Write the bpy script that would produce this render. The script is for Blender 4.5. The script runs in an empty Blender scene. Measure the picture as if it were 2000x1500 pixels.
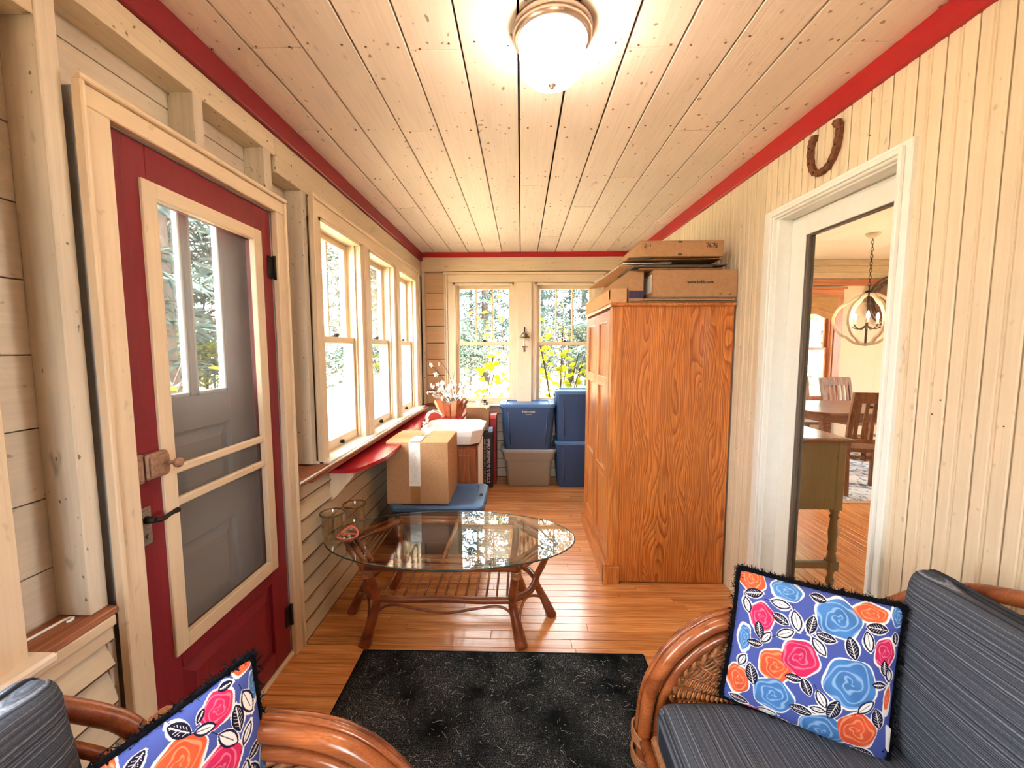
import bpy, math, random
import numpy as np
from mathutils import Vector, Matrix
random.seed(7); rng = np.random.default_rng(5)
PI = math.pi
sc = bpy.context.scene
COL = sc.collection
def S(r, g, b):
    def f(c):
        c /= 255.0
        return c / 12.92 if c <= 0.04045 else ((c + 0.055) / 1.055) ** 2.4
    return (f(r), f(g), f(b))

# ------------------------------------------------------------------ camera
HC = 1.40
cam_d = bpy.data.cameras.new('camera'); cam = bpy.data.objects.new('camera', cam_d); COL.objects.link(cam)
cam_d.sensor_width = 36; cam_d.lens = 14.4; cam_d.clip_start = 0.02; cam_d.clip_end = 300
PITCH = math.atan(70 / 800); YAW = math.atan(18 / 800 * math.cos(PITCH))
cam.location = (0, 0, HC); cam.rotation_euler = (PI / 2 - PITCH, 0, YAW)
sc.camera = cam
# ------------------------------------------------------------------ sky, sun, exposure
W = bpy.data.worlds.new('sky'); sc.world = W; W.use_nodes = True
wn = W.node_tree; wn.nodes.clear()
_o = wn.nodes.new('ShaderNodeOutputWorld'); _b = wn.nodes.new('ShaderNodeBackground')
_b.inputs[0].default_value = (0.95, 0.97, 1.0, 1); _b.inputs[1].default_value = 13.0
wn.links.new(_b.outputs[0], _o.inputs[0])
sun_d = bpy.data.lights.new('sun', 'SUN'); sun_d.energy = 55.0; sun_d.angle = 0.03; sun_d.color = (1.0, 0.93, 0.80)
sun = bpy.data.objects.new('sun', sun_d); COL.objects.link(sun)
sun.location = (8, -6, 14); sun.rotation_euler = (math.radians(38), math.radians(22), 0)
sc.view_settings.view_transform = 'Standard'; sc.view_settings.look = 'None'
sc.view_settings.gamma = 1.0; sc.view_settings.use_curve_mapping = False
sc.view_settings.exposure = 1.2
sc.cycles.max_bounces = 7; sc.cycles.diffuse_bounces = 4; sc.cycles.glossy_bounces = 3
sc.cycles.use_adaptive_sampling = True; sc.cycles.adaptive_threshold = 0.13
sc.cycles.transparent_max_bounces = 24; sc.cycles.transmission_bounces = 6
sc.cycles.sample_clamp_indirect = 12.0; sc.cycles.caustics_reflective = False; sc.cycles.caustics_refractive = False
def portal(loc, rot, sx, sy):
    d = bpy.data.lights.new('window_portal', 'AREA'); d.shape = 'RECTANGLE'; d.size = sx; d.size_y = sy
    d.cycles.is_portal = True
    o = bpy.data.objects.new('window_portal', d); COL.objects.link(o); o.location = loc; o.rotation_euler = rot
portal((-1.19, 3.05, 1.43), (0, -PI / 2, 0), 1.3, 1.95)       # left windows (shine toward +X)
portal((-1.19, 0.39, 1.43), (0, -PI / 2, 0), 1.3, .62)        # near left window
portal((0.03, 4.52, 1.44), (-PI / 2, 0, 0), 1.5, 1.3)         # back windows (shine toward -Y)
portal((0.075, -1.57, 1.44), (PI / 2, 0, 0), .75, 1.15)         # fill window added behind the camera
portal((4.1, 5.97, 1.5), (-PI / 2, 0, 0), 1.0, 1.5)           # dining window
portal((6.32, 3.25, 1.375), (0, PI / 2, 0), 1.35, 1.5)             # unseen side opening added to brighten the dining room

# ------------------------------------------------------------------ helpers
def wmat(o):
    m = o.matrix_basis.copy()
    while o.parent:
        o = o.parent; m = o.matrix_basis @ m
    return m
def tag(o, label=None, cat=None, group=None, kind=None):
    if label: o['label'] = label
    if cat: o['category'] = cat
    if group: o['group'] = group
    if kind: o['kind'] = kind
    return o
def thing(name, label, cat, loc=(0, 0, 0), rotz=0.0, group=None, kind=None):
    o = bpy.data.objects.new(name, None); COL.objects.link(o); o.empty_display_size = 0.1
    o.location = loc; o.rotation_euler = (0, 0, rotz)
    o.matrix_basis = Matrix.Translation(loc) @ Matrix.Rotation(rotz, 4, 'Z')
    return tag(o, label, cat, group, kind)
def link(name, me, parent=None):
    o = bpy.data.objects.new(name, me); COL.objects.link(o)
    if parent: o.parent = parent
    return o
class MB:
    def __init__(s): s.v = []; s.f = []; s.sm = []
    def add(s, vs, fs, smooth=False):
        n = len(s.v); s.v += [tuple(float(c) for c in v) for v in vs]
        s.f += [tuple(i + n for i in f) for f in fs]; s.sm += [smooth] * len(fs); return s
    def box(s, x0, x1, y0, y1, z0, z1, c=0.0):
        x0, x1 = min(x0, x1), max(x0, x1); y0, y1 = min(y0, y1), max(y0, y1); z0, z1 = min(z0, z1), max(z0, z1)
        c = min(c, (x1 - x0) * .45, (y1 - y0) * .45, (z1 - z0) * .45)
        if c <= 0:
            v = [(x, y, z) for z in (z0, z1) for y in (y0, y1) for x in (x0, x1)]
            return s.add(v, [(0, 2, 3, 1), (4, 5, 7, 6), (0, 1, 5, 4), (2, 6, 7, 3), (0, 4, 6, 2), (1, 3, 7, 5)])
        v = []; idx = {}
        for sx in (0, 1):
            for sy in (0, 1):
                for sz in (0, 1):
                    X = (x0, x1)[sx]; Y = (y0, y1)[sy]; Z = (z0, z1)[sz]
                    dx = c if sx == 0 else -c; dy = c if sy == 0 else -c; dz = c if sz == 0 else -c
                    idx[sx, sy, sz, 'x'] = len(v); v.append((X, Y + dy, Z + dz))
                    idx[sx, sy, sz, 'y'] = len(v); v.append((X + dx, Y, Z + dz))
                    idx[sx, sy, sz, 'z'] = len(v); v.append((X + dx, Y + dy, Z))
        f = []
        q = ((0, 0), (1, 0), (1, 1), (0, 1))
        for k in (0, 1):
            a = [idx[k, i, j, 'x'] for i, j in q]; f.append(tuple(a if k else a[::-1]))
            a = [idx[i, k, j, 'y'] for i, j in q]; f.append(tuple(a[::-1] if k else a))
            a = [idx[i, j, k, 'z'] for i, j in q]; f.append(tuple(a if k else a[::-1]))
        for i in (0, 1):
            for j in (0, 1):
                a = (idx[i, j, 0, 'x'], idx[i, j, 0, 'y'], idx[i, j, 1, 'y'], idx[i, j, 1, 'x']); f.append(a if i == j else a[::-1])
                a = (idx[i, 0, j, 'x'], idx[i, 1, j, 'x'], idx[i, 1, j, 'z'], idx[i, 0, j, 'z']); f.append(a if i == j else a[::-1])
                a = (idx[0, i, j, 'y'], idx[0, i, j, 'z'], idx[1, i, j, 'z'], idx[1, i, j, 'y']); f.append(a if i == j else a[::-1])
                for k in (0, 1):
                    a = (idx[i, j, k, 'x'], idx[i, j, k, 'y'], idx[i, j, k, 'z']); f.append(a if (i + j + k) % 2 else a[::-1])
        return s.add(v, f)
    def bx(s, P, a0, a1, o0, o1, z0, z1, c=0.0):
        t = MB().box(a0, a1, o0, o1, z0, z1, c); return s.add([P(*v) for v in t.v], t.f)
    def tube(s, pts, r, n=8, closed=False, cap=True):
        pts = [Vector(p) for p in pts]; m = len(pts)
        rs = r if hasattr(r, '__len__') else [r] * m
        T = []
        for i in range(m):
            if closed: t = pts[(i + 1) % m] - pts[i - 1]
            else: t = pts[min(i + 1, m - 1)] - pts[max(i - 1, 0)]
            T.append(t.normalized() if t.length > 1e-9 else Vector((0, 0, 1)))
        nrm = T[0].orthogonal().normalized(); vs = []
        for i in range(m):
            nrm = (nrm - T[i] * nrm.dot(T[i]))
            nrm = nrm.normalized() if nrm.length > 1e-6 else T[i].orthogonal().normalized()
            b = T[i].cross(nrm)
            for k in range(n):
                a = 2 * PI * k / n
                vs.append(pts[i] + (nrm * math.cos(a) + b * math.sin(a)) * rs[i])
        fs = []
        for i in range(m if closed else m - 1):
            j = (i + 1) % m
            for k in range(n): fs.append((i * n + k, i * n + (k + 1) % n, j * n + (k + 1) % n, j * n + k))
        s.add(vs, fs, True)
        if cap and not closed:
            base = len(s.v) - len(vs)
            s.f += [tuple(base + k for k in range(n))[::-1], tuple(base + (m - 1) * n + k for k in range(n))]; s.sm += [False, False]
        return s
    def lathe(s, prof, c=(0, 0, 0), n=32, smooth=True):
        vs = []; m = len(prof)
        for r, z in prof:
            for k in range(n):
                a = 2 * PI * k / n; vs.append((c[0] + r * math.cos(a), c[1] + r * math.sin(a), c[2] + z))
        fs = [(i * n + k, i * n + (k + 1) % n, (i + 1) * n + (k + 1) % n, (i + 1) * n + k) for i in range(m - 1) for k in range(n)]
        return s.add(vs, fs, smooth)
    def loft(s, rings, cap0=True, cap1=True, smooth=False):
        n = len(rings[0]); vs = [p for r in rings for p in r]
        fs = [(i * n + k, i * n + (k + 1) % n, (i + 1) * n + (k + 1) % n, (i + 1) * n + k) for i in range(len(rings) - 1) for k in range(n)]
        s.add(vs, fs, smooth); b = len(s.v) - len(vs)
        if cap0: s.f.append(tuple(b + k for k in range(n))[::-1]); s.sm.append(False)
        if cap1: s.f.append(tuple(b + (len(rings) - 1) * n + k for k in range(n))); s.sm.append(False)
        return s
    def prism(s, poly, axis, a0, a1):
        # poly in the two other axes (cyclic order), extruded along axis
        def P(u, v, w): return {'x': (w, u, v), 'y': (u, w, v), 'z': (u, v, w)}[axis]
        return s.loft([[P(u, v, a0) for u, v in poly], [P(u, v, a1) for u, v in poly]])
    def mesh(s, name, mat, M=None):
        me = bpy.data.meshes.new(name)
        vs = [M @ Vector(v) for v in s.v] if M is not None else s.v
        me.from_pydata([tuple(v) for v in vs], [], s.f); me.polygons.foreach_set('use_smooth', s.sm)
        if mat: me.materials.append(mat)
        me.validate(); me.update(); return me
    def build(s, name, mat, parent=None, world=True):
        M = wmat(parent).inverted() if (parent and world) else None
        return link(name, s.mesh(name, mat, M), parent)
def box(name, mat, x0, x1, y0, y1, z0, z1, c=0.0, parent=None, world=True):
    return MB().box(x0, x1, y0, y1, z0, z1, c).build(name, mat, parent, world)
def copy_tree(o, parent=None):
    c = o.copy(); COL.objects.link(c)
    if parent: c.parent = parent
    for ch in list(o.children): copy_tree(ch, c)
    return c
def spline(pts, n=8, closed=False):
    P = [np.array(p, float) for p in pts]; m = len(P); out = []
    rngi = range(m if closed else m - 1)
    for i in rngi:
        if closed: p0, p1, p2, p3 = P[i - 1], P[i], P[(i + 1) % m], P[(i + 2) % m]
        else: p0, p1, p2, p3 = P[max(i - 1, 0)], P[i], P[i + 1], P[min(i + 2, m - 1)]
        for k in range(n):
            t = k / n
            out.append(.5 * ((2 * p1) + (-p0 + p2) * t + (2 * p0 - 5 * p1 + 4 * p2 - p3) * t * t + (-p0 + 3 * p1 - 3 * p2 + p3) * t ** 3))
    if not closed: out.append(P[-1])
    return [tuple(p) for p in out]
def rrect(hw, hd, r, z, cx=0, cy=0, n=5):
    pts = []
    for sx, sy, a0 in ((1, 1, 0), (-1, 1, PI / 2), (-1, -1, PI), (1, -1, 1.5 * PI)):
        for k in range(n):
            a = a0 + PI / 2 * k / (n - 1); pts.append((cx + sx * (hw - r) + r * math.cos(a), cy + sy * (hd - r) + r * math.sin(a), z))
    return pts
def softbox(hx, hy, hz, r, n=14, puff=0.0):
    vs = {}; V = []; F = []
    def vid(p):
        k = tuple(round(c, 5) for c in p)
        if k not in vs: vs[k] = len(V); V.append(p)
        return vs[k]
    def warp(p):
        q = np.array([p[0] * hx, p[1] * hy, p[2] * hz]); core = np.clip(q, [-hx + r, -hy + r, -hz + r], [hx - r, hy - r, hz - r])
        d = q - core; L = np.linalg.norm(d)
        q = core + d / L * r if L > 1e-9 else q
        q[2] *= 1 + puff * max(0, 1 - (q[0] / hx) ** 2) * max(0, 1 - (q[1] / hy) ** 2)
        return tuple(q)
    g = [math.sin(PI / 2 * (2 * i / n - 1)) for i in range(n + 1)]
    for ax in range(3):
        for sg in (-1, 1):
            for i in range(n):
                for j in range(n):
                    q = []
                    for (a, b) in ((i, j), (i + 1, j), (i + 1, j + 1), (i, j + 1)):
                        p = [0, 0, 0]; p[ax] = sg; p[(ax + 1) % 3] = g[a]; p[(ax + 2) % 3] = g[b]; q.append(vid(tuple(p)))
                    F.append(tuple(q) if sg > 0 else tuple(q[::-1]))
    return [warp(p) for p in V], F

# ------------------------------------------------------------------ materials
class NT:
    def __init__(s, name):
        s.m = bpy.data.materials.new(name); s.m.use_nodes = True; s.t = s.m.node_tree; s.t.nodes.clear()
        s.out = s.n('ShaderNodeOutputMaterial')
    def n(s, typ, **kw):
        x = s.t.nodes.new(typ)
        for k, v in kw.items(): setattr(x, k, v)
        return x
    def l(s, a, b): s.t.links.new(a, b)
    def bsdf(s, col=(.8, .8, .8), rough=.5, metal=0.0, spec=.5, coat=0.0):
        b = s.n('ShaderNodeBsdfPrincipled'); b.inputs['Base Color'].default_value = (*col, 1); b.inputs['Roughness'].default_value = rough
        b.inputs['Metallic'].default_value = metal; b.inputs['Specular IOR Level'].default_value = spec; b.inputs['Coat Weight'].default_value = coat; b.inputs['Coat Roughness'].default_value = .2
        s.l(b.outputs[0], s.out.inputs[0]); s.b = b; return b
    def coord(s, scale=(1, 1, 1), rand=True):
        tc = s.n('ShaderNodeTexCoord'); v = tc.outputs['Object']
        if rand:
            oi = s.n('ShaderNodeObjectInfo'); ad = s.n('ShaderNodeVectorMath', operation='MULTIPLY_ADD')
            s.l(oi.outputs['Random'], ad.inputs[0]); ad.inputs[1].default_value = (37.3, 51.7, 23.9); s.l(v, ad.inputs[2]); v = ad.outputs[0]
        mp = s.n('ShaderNodeMapping'); s.l(v, mp.inputs[0]); mp.inputs['Scale'].default_value = scale
        return mp.outputs[0]
    def noise(s, vec, scale, detail=4, rough=.55, dist=0.0):
        x = s.n('ShaderNodeTexNoise'); s.l(vec, x.inputs['Vector']); x.inputs['Scale'].default_value = scale
        x.inputs['Detail'].default_value = detail; x.inputs['Roughness'].default_value = rough; x.inputs['Distortion'].default_value = dist
        return x.outputs[0]
    def ramp(s, fac, stops):
        r = s.n('ShaderNodeValToRGB'); s.l(fac, r.inputs[0]); e = r.color_ramp.elements
        while len(e) < len(stops): e.new(.5)
        for i, (p, c) in enumerate(stops):
            e[i].position = p; e[i].color = (*c, 1) if len(c) == 3 else c
        return r.outputs[0]
    def mix(s, fac, a, b, mode='MIX'):
        x = s.n('ShaderNodeMix', data_type='RGBA', blend_type=mode)
        if isinstance(fac, (int, float)): x.inputs[0].default_value = fac
        else: s.l(fac, x.inputs[0])
        for i, c in ((6, a), (7, b)):
            if isinstance(c, tuple): x.inputs[i].default_value = (*c, 1)
            else: s.l(c, x.inputs[i])
        return x.outputs[2]
    def tint(s, col, amt):
        oi = s.n('ShaderNodeObjectInfo'); mr = s.n('ShaderNodeMapRange'); s.l(oi.outputs['Random'], mr.inputs[0])
        mr.inputs[3].default_value = 1 - amt; mr.inputs[4].default_value = 1 + amt
        h = s.n('ShaderNodeHueSaturation'); s.l(col, h.inputs['Color']); s.l(mr.outputs[0], h.inputs['Value']); return h.outputs[0]
    def bump(s, h, strength=.2, dist=.01):
        b = s.n('ShaderNodeBump'); s.l(h, b.inputs['Height']); b.inputs['Strength'].default_value = strength; b.inputs['Distance'].default_value = dist
        s.l(b.outputs[0], s.b.inputs['Normal'])
    def col(s, c): s.l(c, s.b.inputs['Base Color'])
def plain(name, col, rough=.5, metal=0.0, spec=.5, coat=0.0, var=.08, nscale=30):
    t = NT(name); t.bsdf(col, rough, metal, spec, coat)
    n = t.noise(t.coord(), nscale, 3); a = tuple(c * (1 - var) for c in col); b = tuple(min(1, c * (1 + var)) for c in col)
    t.col(t.ramp(n, [(.3, a), (.7, b)])); return t.m
def stretch(axis, lo=1.0, hi=14.0): return tuple(lo if 'xyz'[i] == axis else hi for i in range(3))
def wood(name, dark, light, axis, scale=1.0, rough=.4, coat=0.0, tint=.1, pore=.5, bump=.06, hi=14.0, figure=1.2):
    t = NT(name); t.bsdf(light, rough, coat=coat); v = t.coord(stretch(axis, 1.0, hi))
    n1 = t.noise(v, 1.6 * scale, 3, .6, figure); n2 = t.noise(t.coord(stretch(axis, 3, 120)), 1.5 * scale, 1, .6)
    c = t.ramp(n1, [(.32, dark), (.5, tuple((a + b) / 2 for a, b in zip(dark, light))), (.68, light)])
    c = t.mix(t.ramp(n2, [(.35, (pore, pore, pore)), (.6, (0, 0, 0))]), c, tuple(x * .55 for x in dark))
    t.col(t.tint(c, tint)); t.bump(n2, bump, .004); return t.m
def figured(name, dark, light, period=.016, rough=.34):
    """plain sawn oak: long wandering growth lines running up the board"""
    t = NT(name); t.bsdf(light, rough, coat=.3); v0 = t.coord((1, 1, .11)); nz_ = t.n('ShaderNodeTexNoise'); t.l(t.coord((5, 5, 1.1)), nz_.inputs['Vector']); nz_.inputs['Scale'].default_value = 1.6; nz_.inputs['Detail'].default_value = 1
    va = t.n('ShaderNodeVectorMath', operation='MULTIPLY_ADD'); t.l(nz_.outputs[1], va.inputs[0]); va.inputs[1].default_value = (.22, .0, .0); t.l(v0, va.inputs[2]); v = va.outputs[0]
    w = t.n('ShaderNodeTexWave', wave_type='BANDS', bands_direction='X', wave_profile='SAW'); t.l(v, w.inputs['Vector'])
    w.inputs['Scale'].default_value = .314 / period; w.inputs['Distortion'].default_value = 3.0; w.inputs['Detail'].default_value = 1.0; w.inputs['Detail Scale'].default_value = .22
    c = t.ramp(w.outputs[1], [(.0, light), (.55, tuple(a * .35 + b * .65 for a, b in zip(dark, light))), (.9, dark), (1.0, light)])
    n2 = t.noise(t.coord((90, 90, 2.2)), 2.0, 1, .6); c = t.mix(t.ramp(n2, [(.38, (.45,) * 3), (.6, (0, 0, 0))]), c, tuple(x * .6 for x in dark))
    t.col(t.tint(c, .07)); t.bump(n2, .05, .004); return t.m
def paint(name, col, axis, rough=.55, speck=.5, speck_scale=9.0, tint=.05, grain=.12, dirt=None, bump=.15, blotch=.10):
    """old brush-painted board: faint grain, knots and stains bleeding through"""
    t = NT(name); t.bsdf(col, rough, spec=.35); dirt = dirt or tuple(c * .45 for c in col)
    g = t.noise(t.coord(stretch(axis, 1.5, 45)), 2.0, 2, .6, .6)
    c = t.ramp(g, [(.3, tuple(x * (1 - grain) for x in col)), (.62, col)])
    b = t.noise(t.coord(stretch(axis, .6, 1.4)), 3.2, 1); c = t.mix(t.ramp(b, [(.45, (0, 0, 0)), (.8, (blotch * 4,) * 3)]), c, tuple(x * .72 for x in col))
    k = t.noise(t.coord(stretch(axis, .8, 2.2)), speck_scale, 2, .65)
    c = t.mix(t.ramp(k, [(.69, (0, 0, 0)), (.80, (speck,) * 3)]), c, dirt)
    k2 = t.noise(t.coord(stretch(axis, 1, 1.6)), speck_scale * 6, 0, .5)
    c = t.mix(t.ramp(k2, [(.78, (0, 0, 0)), (.84, (speck,) * 3)]), c, tuple(x * .6 for x in dirt))
    t.col(t.tint(c, tint)); t.bump(g, bump, .004); return t.m
def glass(name, tint=(.96, .98, .97), f0=.05, rough=0.0):
    t = NT(name); tr = t.n('ShaderNodeBsdfTransparent'); tr.inputs[0].default_value = (*tint, 1)
    gl = t.n('ShaderNodeBsdfGlossy'); gl.inputs['Roughness'].default_value = rough; gl.inputs[0].default_value = (1, 1, 1, 1)
    g = t.n('ShaderNodeNewGeometry'); dt = t.n('ShaderNodeVectorMath', operation='DOT_PRODUCT'); t.l(g.outputs['Incoming'], dt.inputs[0]); t.l(g.outputs['Normal'], dt.inputs[1])
    def mth(op, a, b=None):
        x = t.n('ShaderNodeMath', operation=op)
        for i, c in enumerate((a, b)):
            if c is None: continue
            if isinstance(c, (int, float)): x.inputs[i].default_value = c
            else: t.l(c, x.inputs[i])
        return x.outputs[0]
    c = mth('ABSOLUTE', dt.outputs['Value']); p = mth('POWER', mth('SUBTRACT', 1.0, c), 5.0); fr = mth('ADD', mth('MULTIPLY', p, 1 - f0), f0)
    mx = t.n('ShaderNodeMixShader')
    t.l(fr, mx.inputs[0]); t.l(tr.outputs[0], mx.inputs[1]); t.l(gl.outputs[0], mx.inputs[2]); t.l(mx.outputs[0], t.out.inputs[0]); return t.m
def emit(name, col, strength):
    t = NT(name); e = t.n('ShaderNodeEmission'); e.inputs[0].default_value = (*col, 1); e.inputs[1].default_value = strength
    t.l(e.outputs[0], t.out.inputs[0]); return t.m
def striped(name, axis):
    t = NT(name); t.bsdf((.08, .09, .11), .9, spec=.15); v = t.coord(rand=False)
    sep = t.n('ShaderNodeSeparateXYZ'); t.l(v, sep.inputs[0]); s = sep.outputs['XYZ'.index(axis.upper())]
    cmb = t.n('ShaderNodeCombineXYZ'); t.l(s, cmb.inputs[0])
    n1 = t.noise(cmb.outputs[0], 230, 2, .7); n2 = t.noise(t.coord(rand=False), 300, 2)
    c = t.ramp(n1, [(.38, S(40, 43, 52)), (.47, S(74, 79, 90)), (.54, S(92, 98, 110)), (.64, S(150, 155, 168))])
    c = t.mix(t.ramp(n2, [(.4, (0, 0, 0)), (.65, (.45,) * 3)]), c, S(50, 54, 64)); t.col(c); t.bump(n1, .35, .003); return t.m
def foliage(name, c1, c2, trans=.5):
    t = NT(name); d = t.n('ShaderNodeBsdfDiffuse'); r = t.n('ShaderNodeBsdfTranslucent'); mx = t.n('ShaderNodeMixShader'); mx.inputs[0].default_value = trans
    c = t.tint(t.ramp(t.noise(t.coord(), 6, 2), [(.3, c1), (.7, c2)]), .25)
    t.l(c, d.inputs[0]); t.l(c, r.inputs[0]); t.l(d.outputs[0], mx.inputs[1]); t.l(r.outputs[0], mx.inputs[2]); t.l(mx.outputs[0], t.out.inputs[0]); return t.m

CREAM = S(226, 202, 164)
m_ceil = paint('whitewashed ceiling board', S(232, 213, 198), 'y', .6, .75, 6, .05, .09, S(150, 110, 70), blotch=.06)
m_ceilgap = plain('dark gap wood', S(30, 22, 20), .9)
m_stud_z = paint('cream painted stud', S(212, 198, 178), 'z', .6, .8, 8, .05, .12, S(96, 70, 48))
m_stud_y = paint('cream painted beam', S(218, 200, 172), 'y', .6, .8, 8, .05, .12, S(100, 70, 45))
m_stud_x = paint('cream painted header', S(222, 202, 172), 'x', .6, .6, 7, .05, .12, S(110, 75, 45))
m_shea = paint('cream painted sheathing', S(214, 200, 182), 'y', .6, .45, 6, .06, .10, S(120, 85, 60))
m_shea_x = paint('tan painted wall board', S(224, 184, 142), 'x', .6, .4, 5, .06, .12, S(150, 95, 60))
m_lap_y = paint('cream lap siding', S(216, 199, 172), 'y', .5, .35, 5, .04, .08, S(140, 100, 65))
m_lap_x = paint('cream lap siding across', S(216, 198, 172), 'x', .5, .35, 5, .04, .08, S(140, 100, 65))
m_bead = paint('cream beadboard', S(226, 209, 182), 'z', .45, .3, 5, .03, .07, S(170, 120, 70), blotch=.05)
m_beadgap = plain('amber gap', S(110, 72, 40), .8)
m_cas_z = paint('cream casing upright', S(226, 204, 174), 'z', .4, .2, 6, .02, .06, S(160, 120, 80))
m_cas_y = paint('cream casing lengthwise', S(226, 204, 174), 'y', .4, .2, 6, .02, .06, S(160, 120, 80))
m_cas_x = paint('cream casing crosswise', S(226, 204, 174), 'x', .4, .2, 6, .02, .06, S(160, 120, 80))
m_stool = paint('white window stool', S(236, 226, 212), 'y', .35, .25, 6, .02, .06, S(150, 110, 90))
m_red = paint('dark red door paint', S(128, 34, 44), 'z', .4, .12, 6, .02, .10, S(70, 10, 14), blotch=.08)
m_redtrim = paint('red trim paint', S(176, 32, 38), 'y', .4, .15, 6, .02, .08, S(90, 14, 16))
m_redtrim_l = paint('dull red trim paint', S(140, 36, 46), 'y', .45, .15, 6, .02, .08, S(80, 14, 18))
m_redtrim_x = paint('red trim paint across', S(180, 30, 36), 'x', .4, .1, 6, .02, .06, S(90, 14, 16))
m_redtop = paint('glossy red counter', S(172, 34, 44), 'y', .18, .15, 5, .02, .08, S(90, 20, 22))
m_sill = wood('bare red cedar sill', S(140, 78, 50), S(196, 132, 96), 'y', 1.2, .6, 0, .05, .5)
m_floor = wood('varnished fir floor', S(202, 124, 68), S(242, 174, 106), 'x', 1.1, .26, .7, .14, .45, .03, 18)
m_floor2 = wood('oak dining floor', S(190, 110, 56), S(234, 162, 94), 'y', 1.1, .25, .2, .14, .45, .03, 18)
m_floorgap = plain('floor gap', S(46, 24, 12), .9)
m_oak = wood('honey oak', S(182, 100, 46), S(226, 148, 76), 'z', .8, .32, .25, .06, .6, .05, 9, 2.6)
m_oak_y = wood('honey oak crosswise', S(182, 100, 46), S(226, 148, 76), 'y', .9, .32, .25, .06, .6, .05, 12)
m_glass = glass('window glass'); m_tglass = glass('table glass', (.93, .97, .95)); m_jar = glass('jar glass', (.88, .87, .82), .14)
m_gedge = plain('green glass edge', S(40, 66, 60), .1)
m_white = plain('white enamel', S(238, 238, 234), .3, var=.02)
m_whitedoor = plain('grey white door paint', S(206, 206, 208), .45, var=.03)
m_vinyl = plain('white door frame', S(232, 232, 226), .4, var=.02)
m_porcelain = plain('porcelain', S(240, 240, 236), .12, var=.01, coat=.3)
m_chrome = plain('chrome', (.75, .77, .8), .12, 1.0, var=.02)
m_nickel = plain('brushed nickel', S(190, 170, 156), .3, 1.0, var=.06)
m_rust = plain('rusty iron', S(120, 74, 48), .85, .2, var=.45, nscale=60)
m_iron = plain('dark iron', S(50, 42, 38), .55, .7, var=.2)
m_lock = plain('paint worn brass lock', S(158, 122, 98), .5, .35, var=.3, nscale=90)
m_plate = plain('aged brass plate', S(140, 128, 112), .5, .6, var=.3, nscale=120)
m_card = plain('cardboard', S(178, 136, 100), .85, var=.08, nscale=60, spec=.1)
m_card2 = plain('light cardboard', S(206, 160, 116), .85, var=.06, nscale=60, spec=.1)
m_card3 = plain('grey cardboard', S(120, 108, 98), .85, var=.1, spec=.1)
m_kraft = plain('copper kraft paper', S(176, 96, 56), .6, var=.15, nscale=12)
m_paper = plain('white paper', S(236, 232, 224), .7, var=.04, nscale=50)
m_tape = plain('brown tape', S(160, 112, 70), .3, var=.05)
m_ink = plain('black ink', S(36, 26, 28), .6)
m_pencil = plain('grey pencil', S(170, 166, 160), .8)
m_bluebin = plain('navy blue plastic', S(38, 60, 94), .4, var=.1, nscale=220)
m_bluelid = plain('blue plastic lid', S(74, 110, 156), .32, var=.05)
m_greybin = plain('taupe plastic', S(142, 128, 112), .5, var=.06, nscale=200)
m_greylid = plain('grey plastic lid', S(150, 152, 152), .4, var=.04)
m_hole = plain('dark slot', S(20, 30, 50), .6)
m_rattan = wood('rattan pole', S(98, 44, 22), S(166, 86, 46), 'x', 2.0, .3, .35, .06, .3, .05, 2.5)
m_rattan2 = wood('chair rattan pole', S(112, 52, 26), S(184, 106, 58), 'x', 2.0, .26, .4, .06, .3, .05, 2.5)
m_wicker = plain('woven wicker', S(156, 100, 58), .5, var=.35, nscale=120, coat=.2)
m_fab_x = striped('charcoal striped fabric a', 'x'); m_fab_z = striped('charcoal striped fabric b', 'z')
m_pipe = plain('charcoal piping', S(56, 58, 66), .9, var=.1, spec=.1)
m_black = plain('black trim', S(16, 18, 24), .9, var=.3, spec=.1)
m_bark = paint('tree bark', S(84, 72, 66), 'z', .9, .4, 9, .1, .35)

# ------------------------------------------------------------------ room dimensions
CE = 2.39; XL = -1.05; YB = 4.35
def XR(y): return 1.265 - 0.0225 * y
def PL(a, o, z): return (XL - o, a, z)              # left wall: a along the wall, o outwards
def PB(a, o, z): return (a, YB + o, z)              # back wall
def PR(a, o, z): return (XR(a) + o, a, z)           # right wall
def PF(a, o, z): return (a, -1.40 - o, z)           # wall behind the camera

m_lapshade = plain('painted lap shadow line', S(96, 66, 42), .9, var=.35, nscale=40)  # dark lip strip: shadow line under each siding lap, painted into the board
# floor
floor = tag(MB().box(-1.17, 1.40, -1.5, 4.50, -.10, -.016).build('floor', m_floorgap), 'orange varnished strip floor of the narrow porch', 'floor', kind='structure')
y = 0.2; BW = .0575
lens = [1.1, 1.45, .8, 1.7, 2.4]
while y < 4.42:
    cuts = [-1.06]
    x = -1.06 + random.uniform(.35, 1.9)
    while x < 1.05: cuts.append(x); x += random.uniform(.8, 1.9)
    cuts.append(1.27)
    for a, b in zip(cuts[:-1], cuts[1:]):
        b2 = b - .001
        if b == cuts[-1]: b2 = XR(y) + .012
        box('floor_board', m_floor, a, b2, y, y + BW - .0026, -.016, random.uniform(-.0006, 0), .0012, floor)
    y += BW
box('floor_board', m_floor, -1.06, 1.27, -1.42, .1985, -.016, -.0003, 0, floor)
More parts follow.
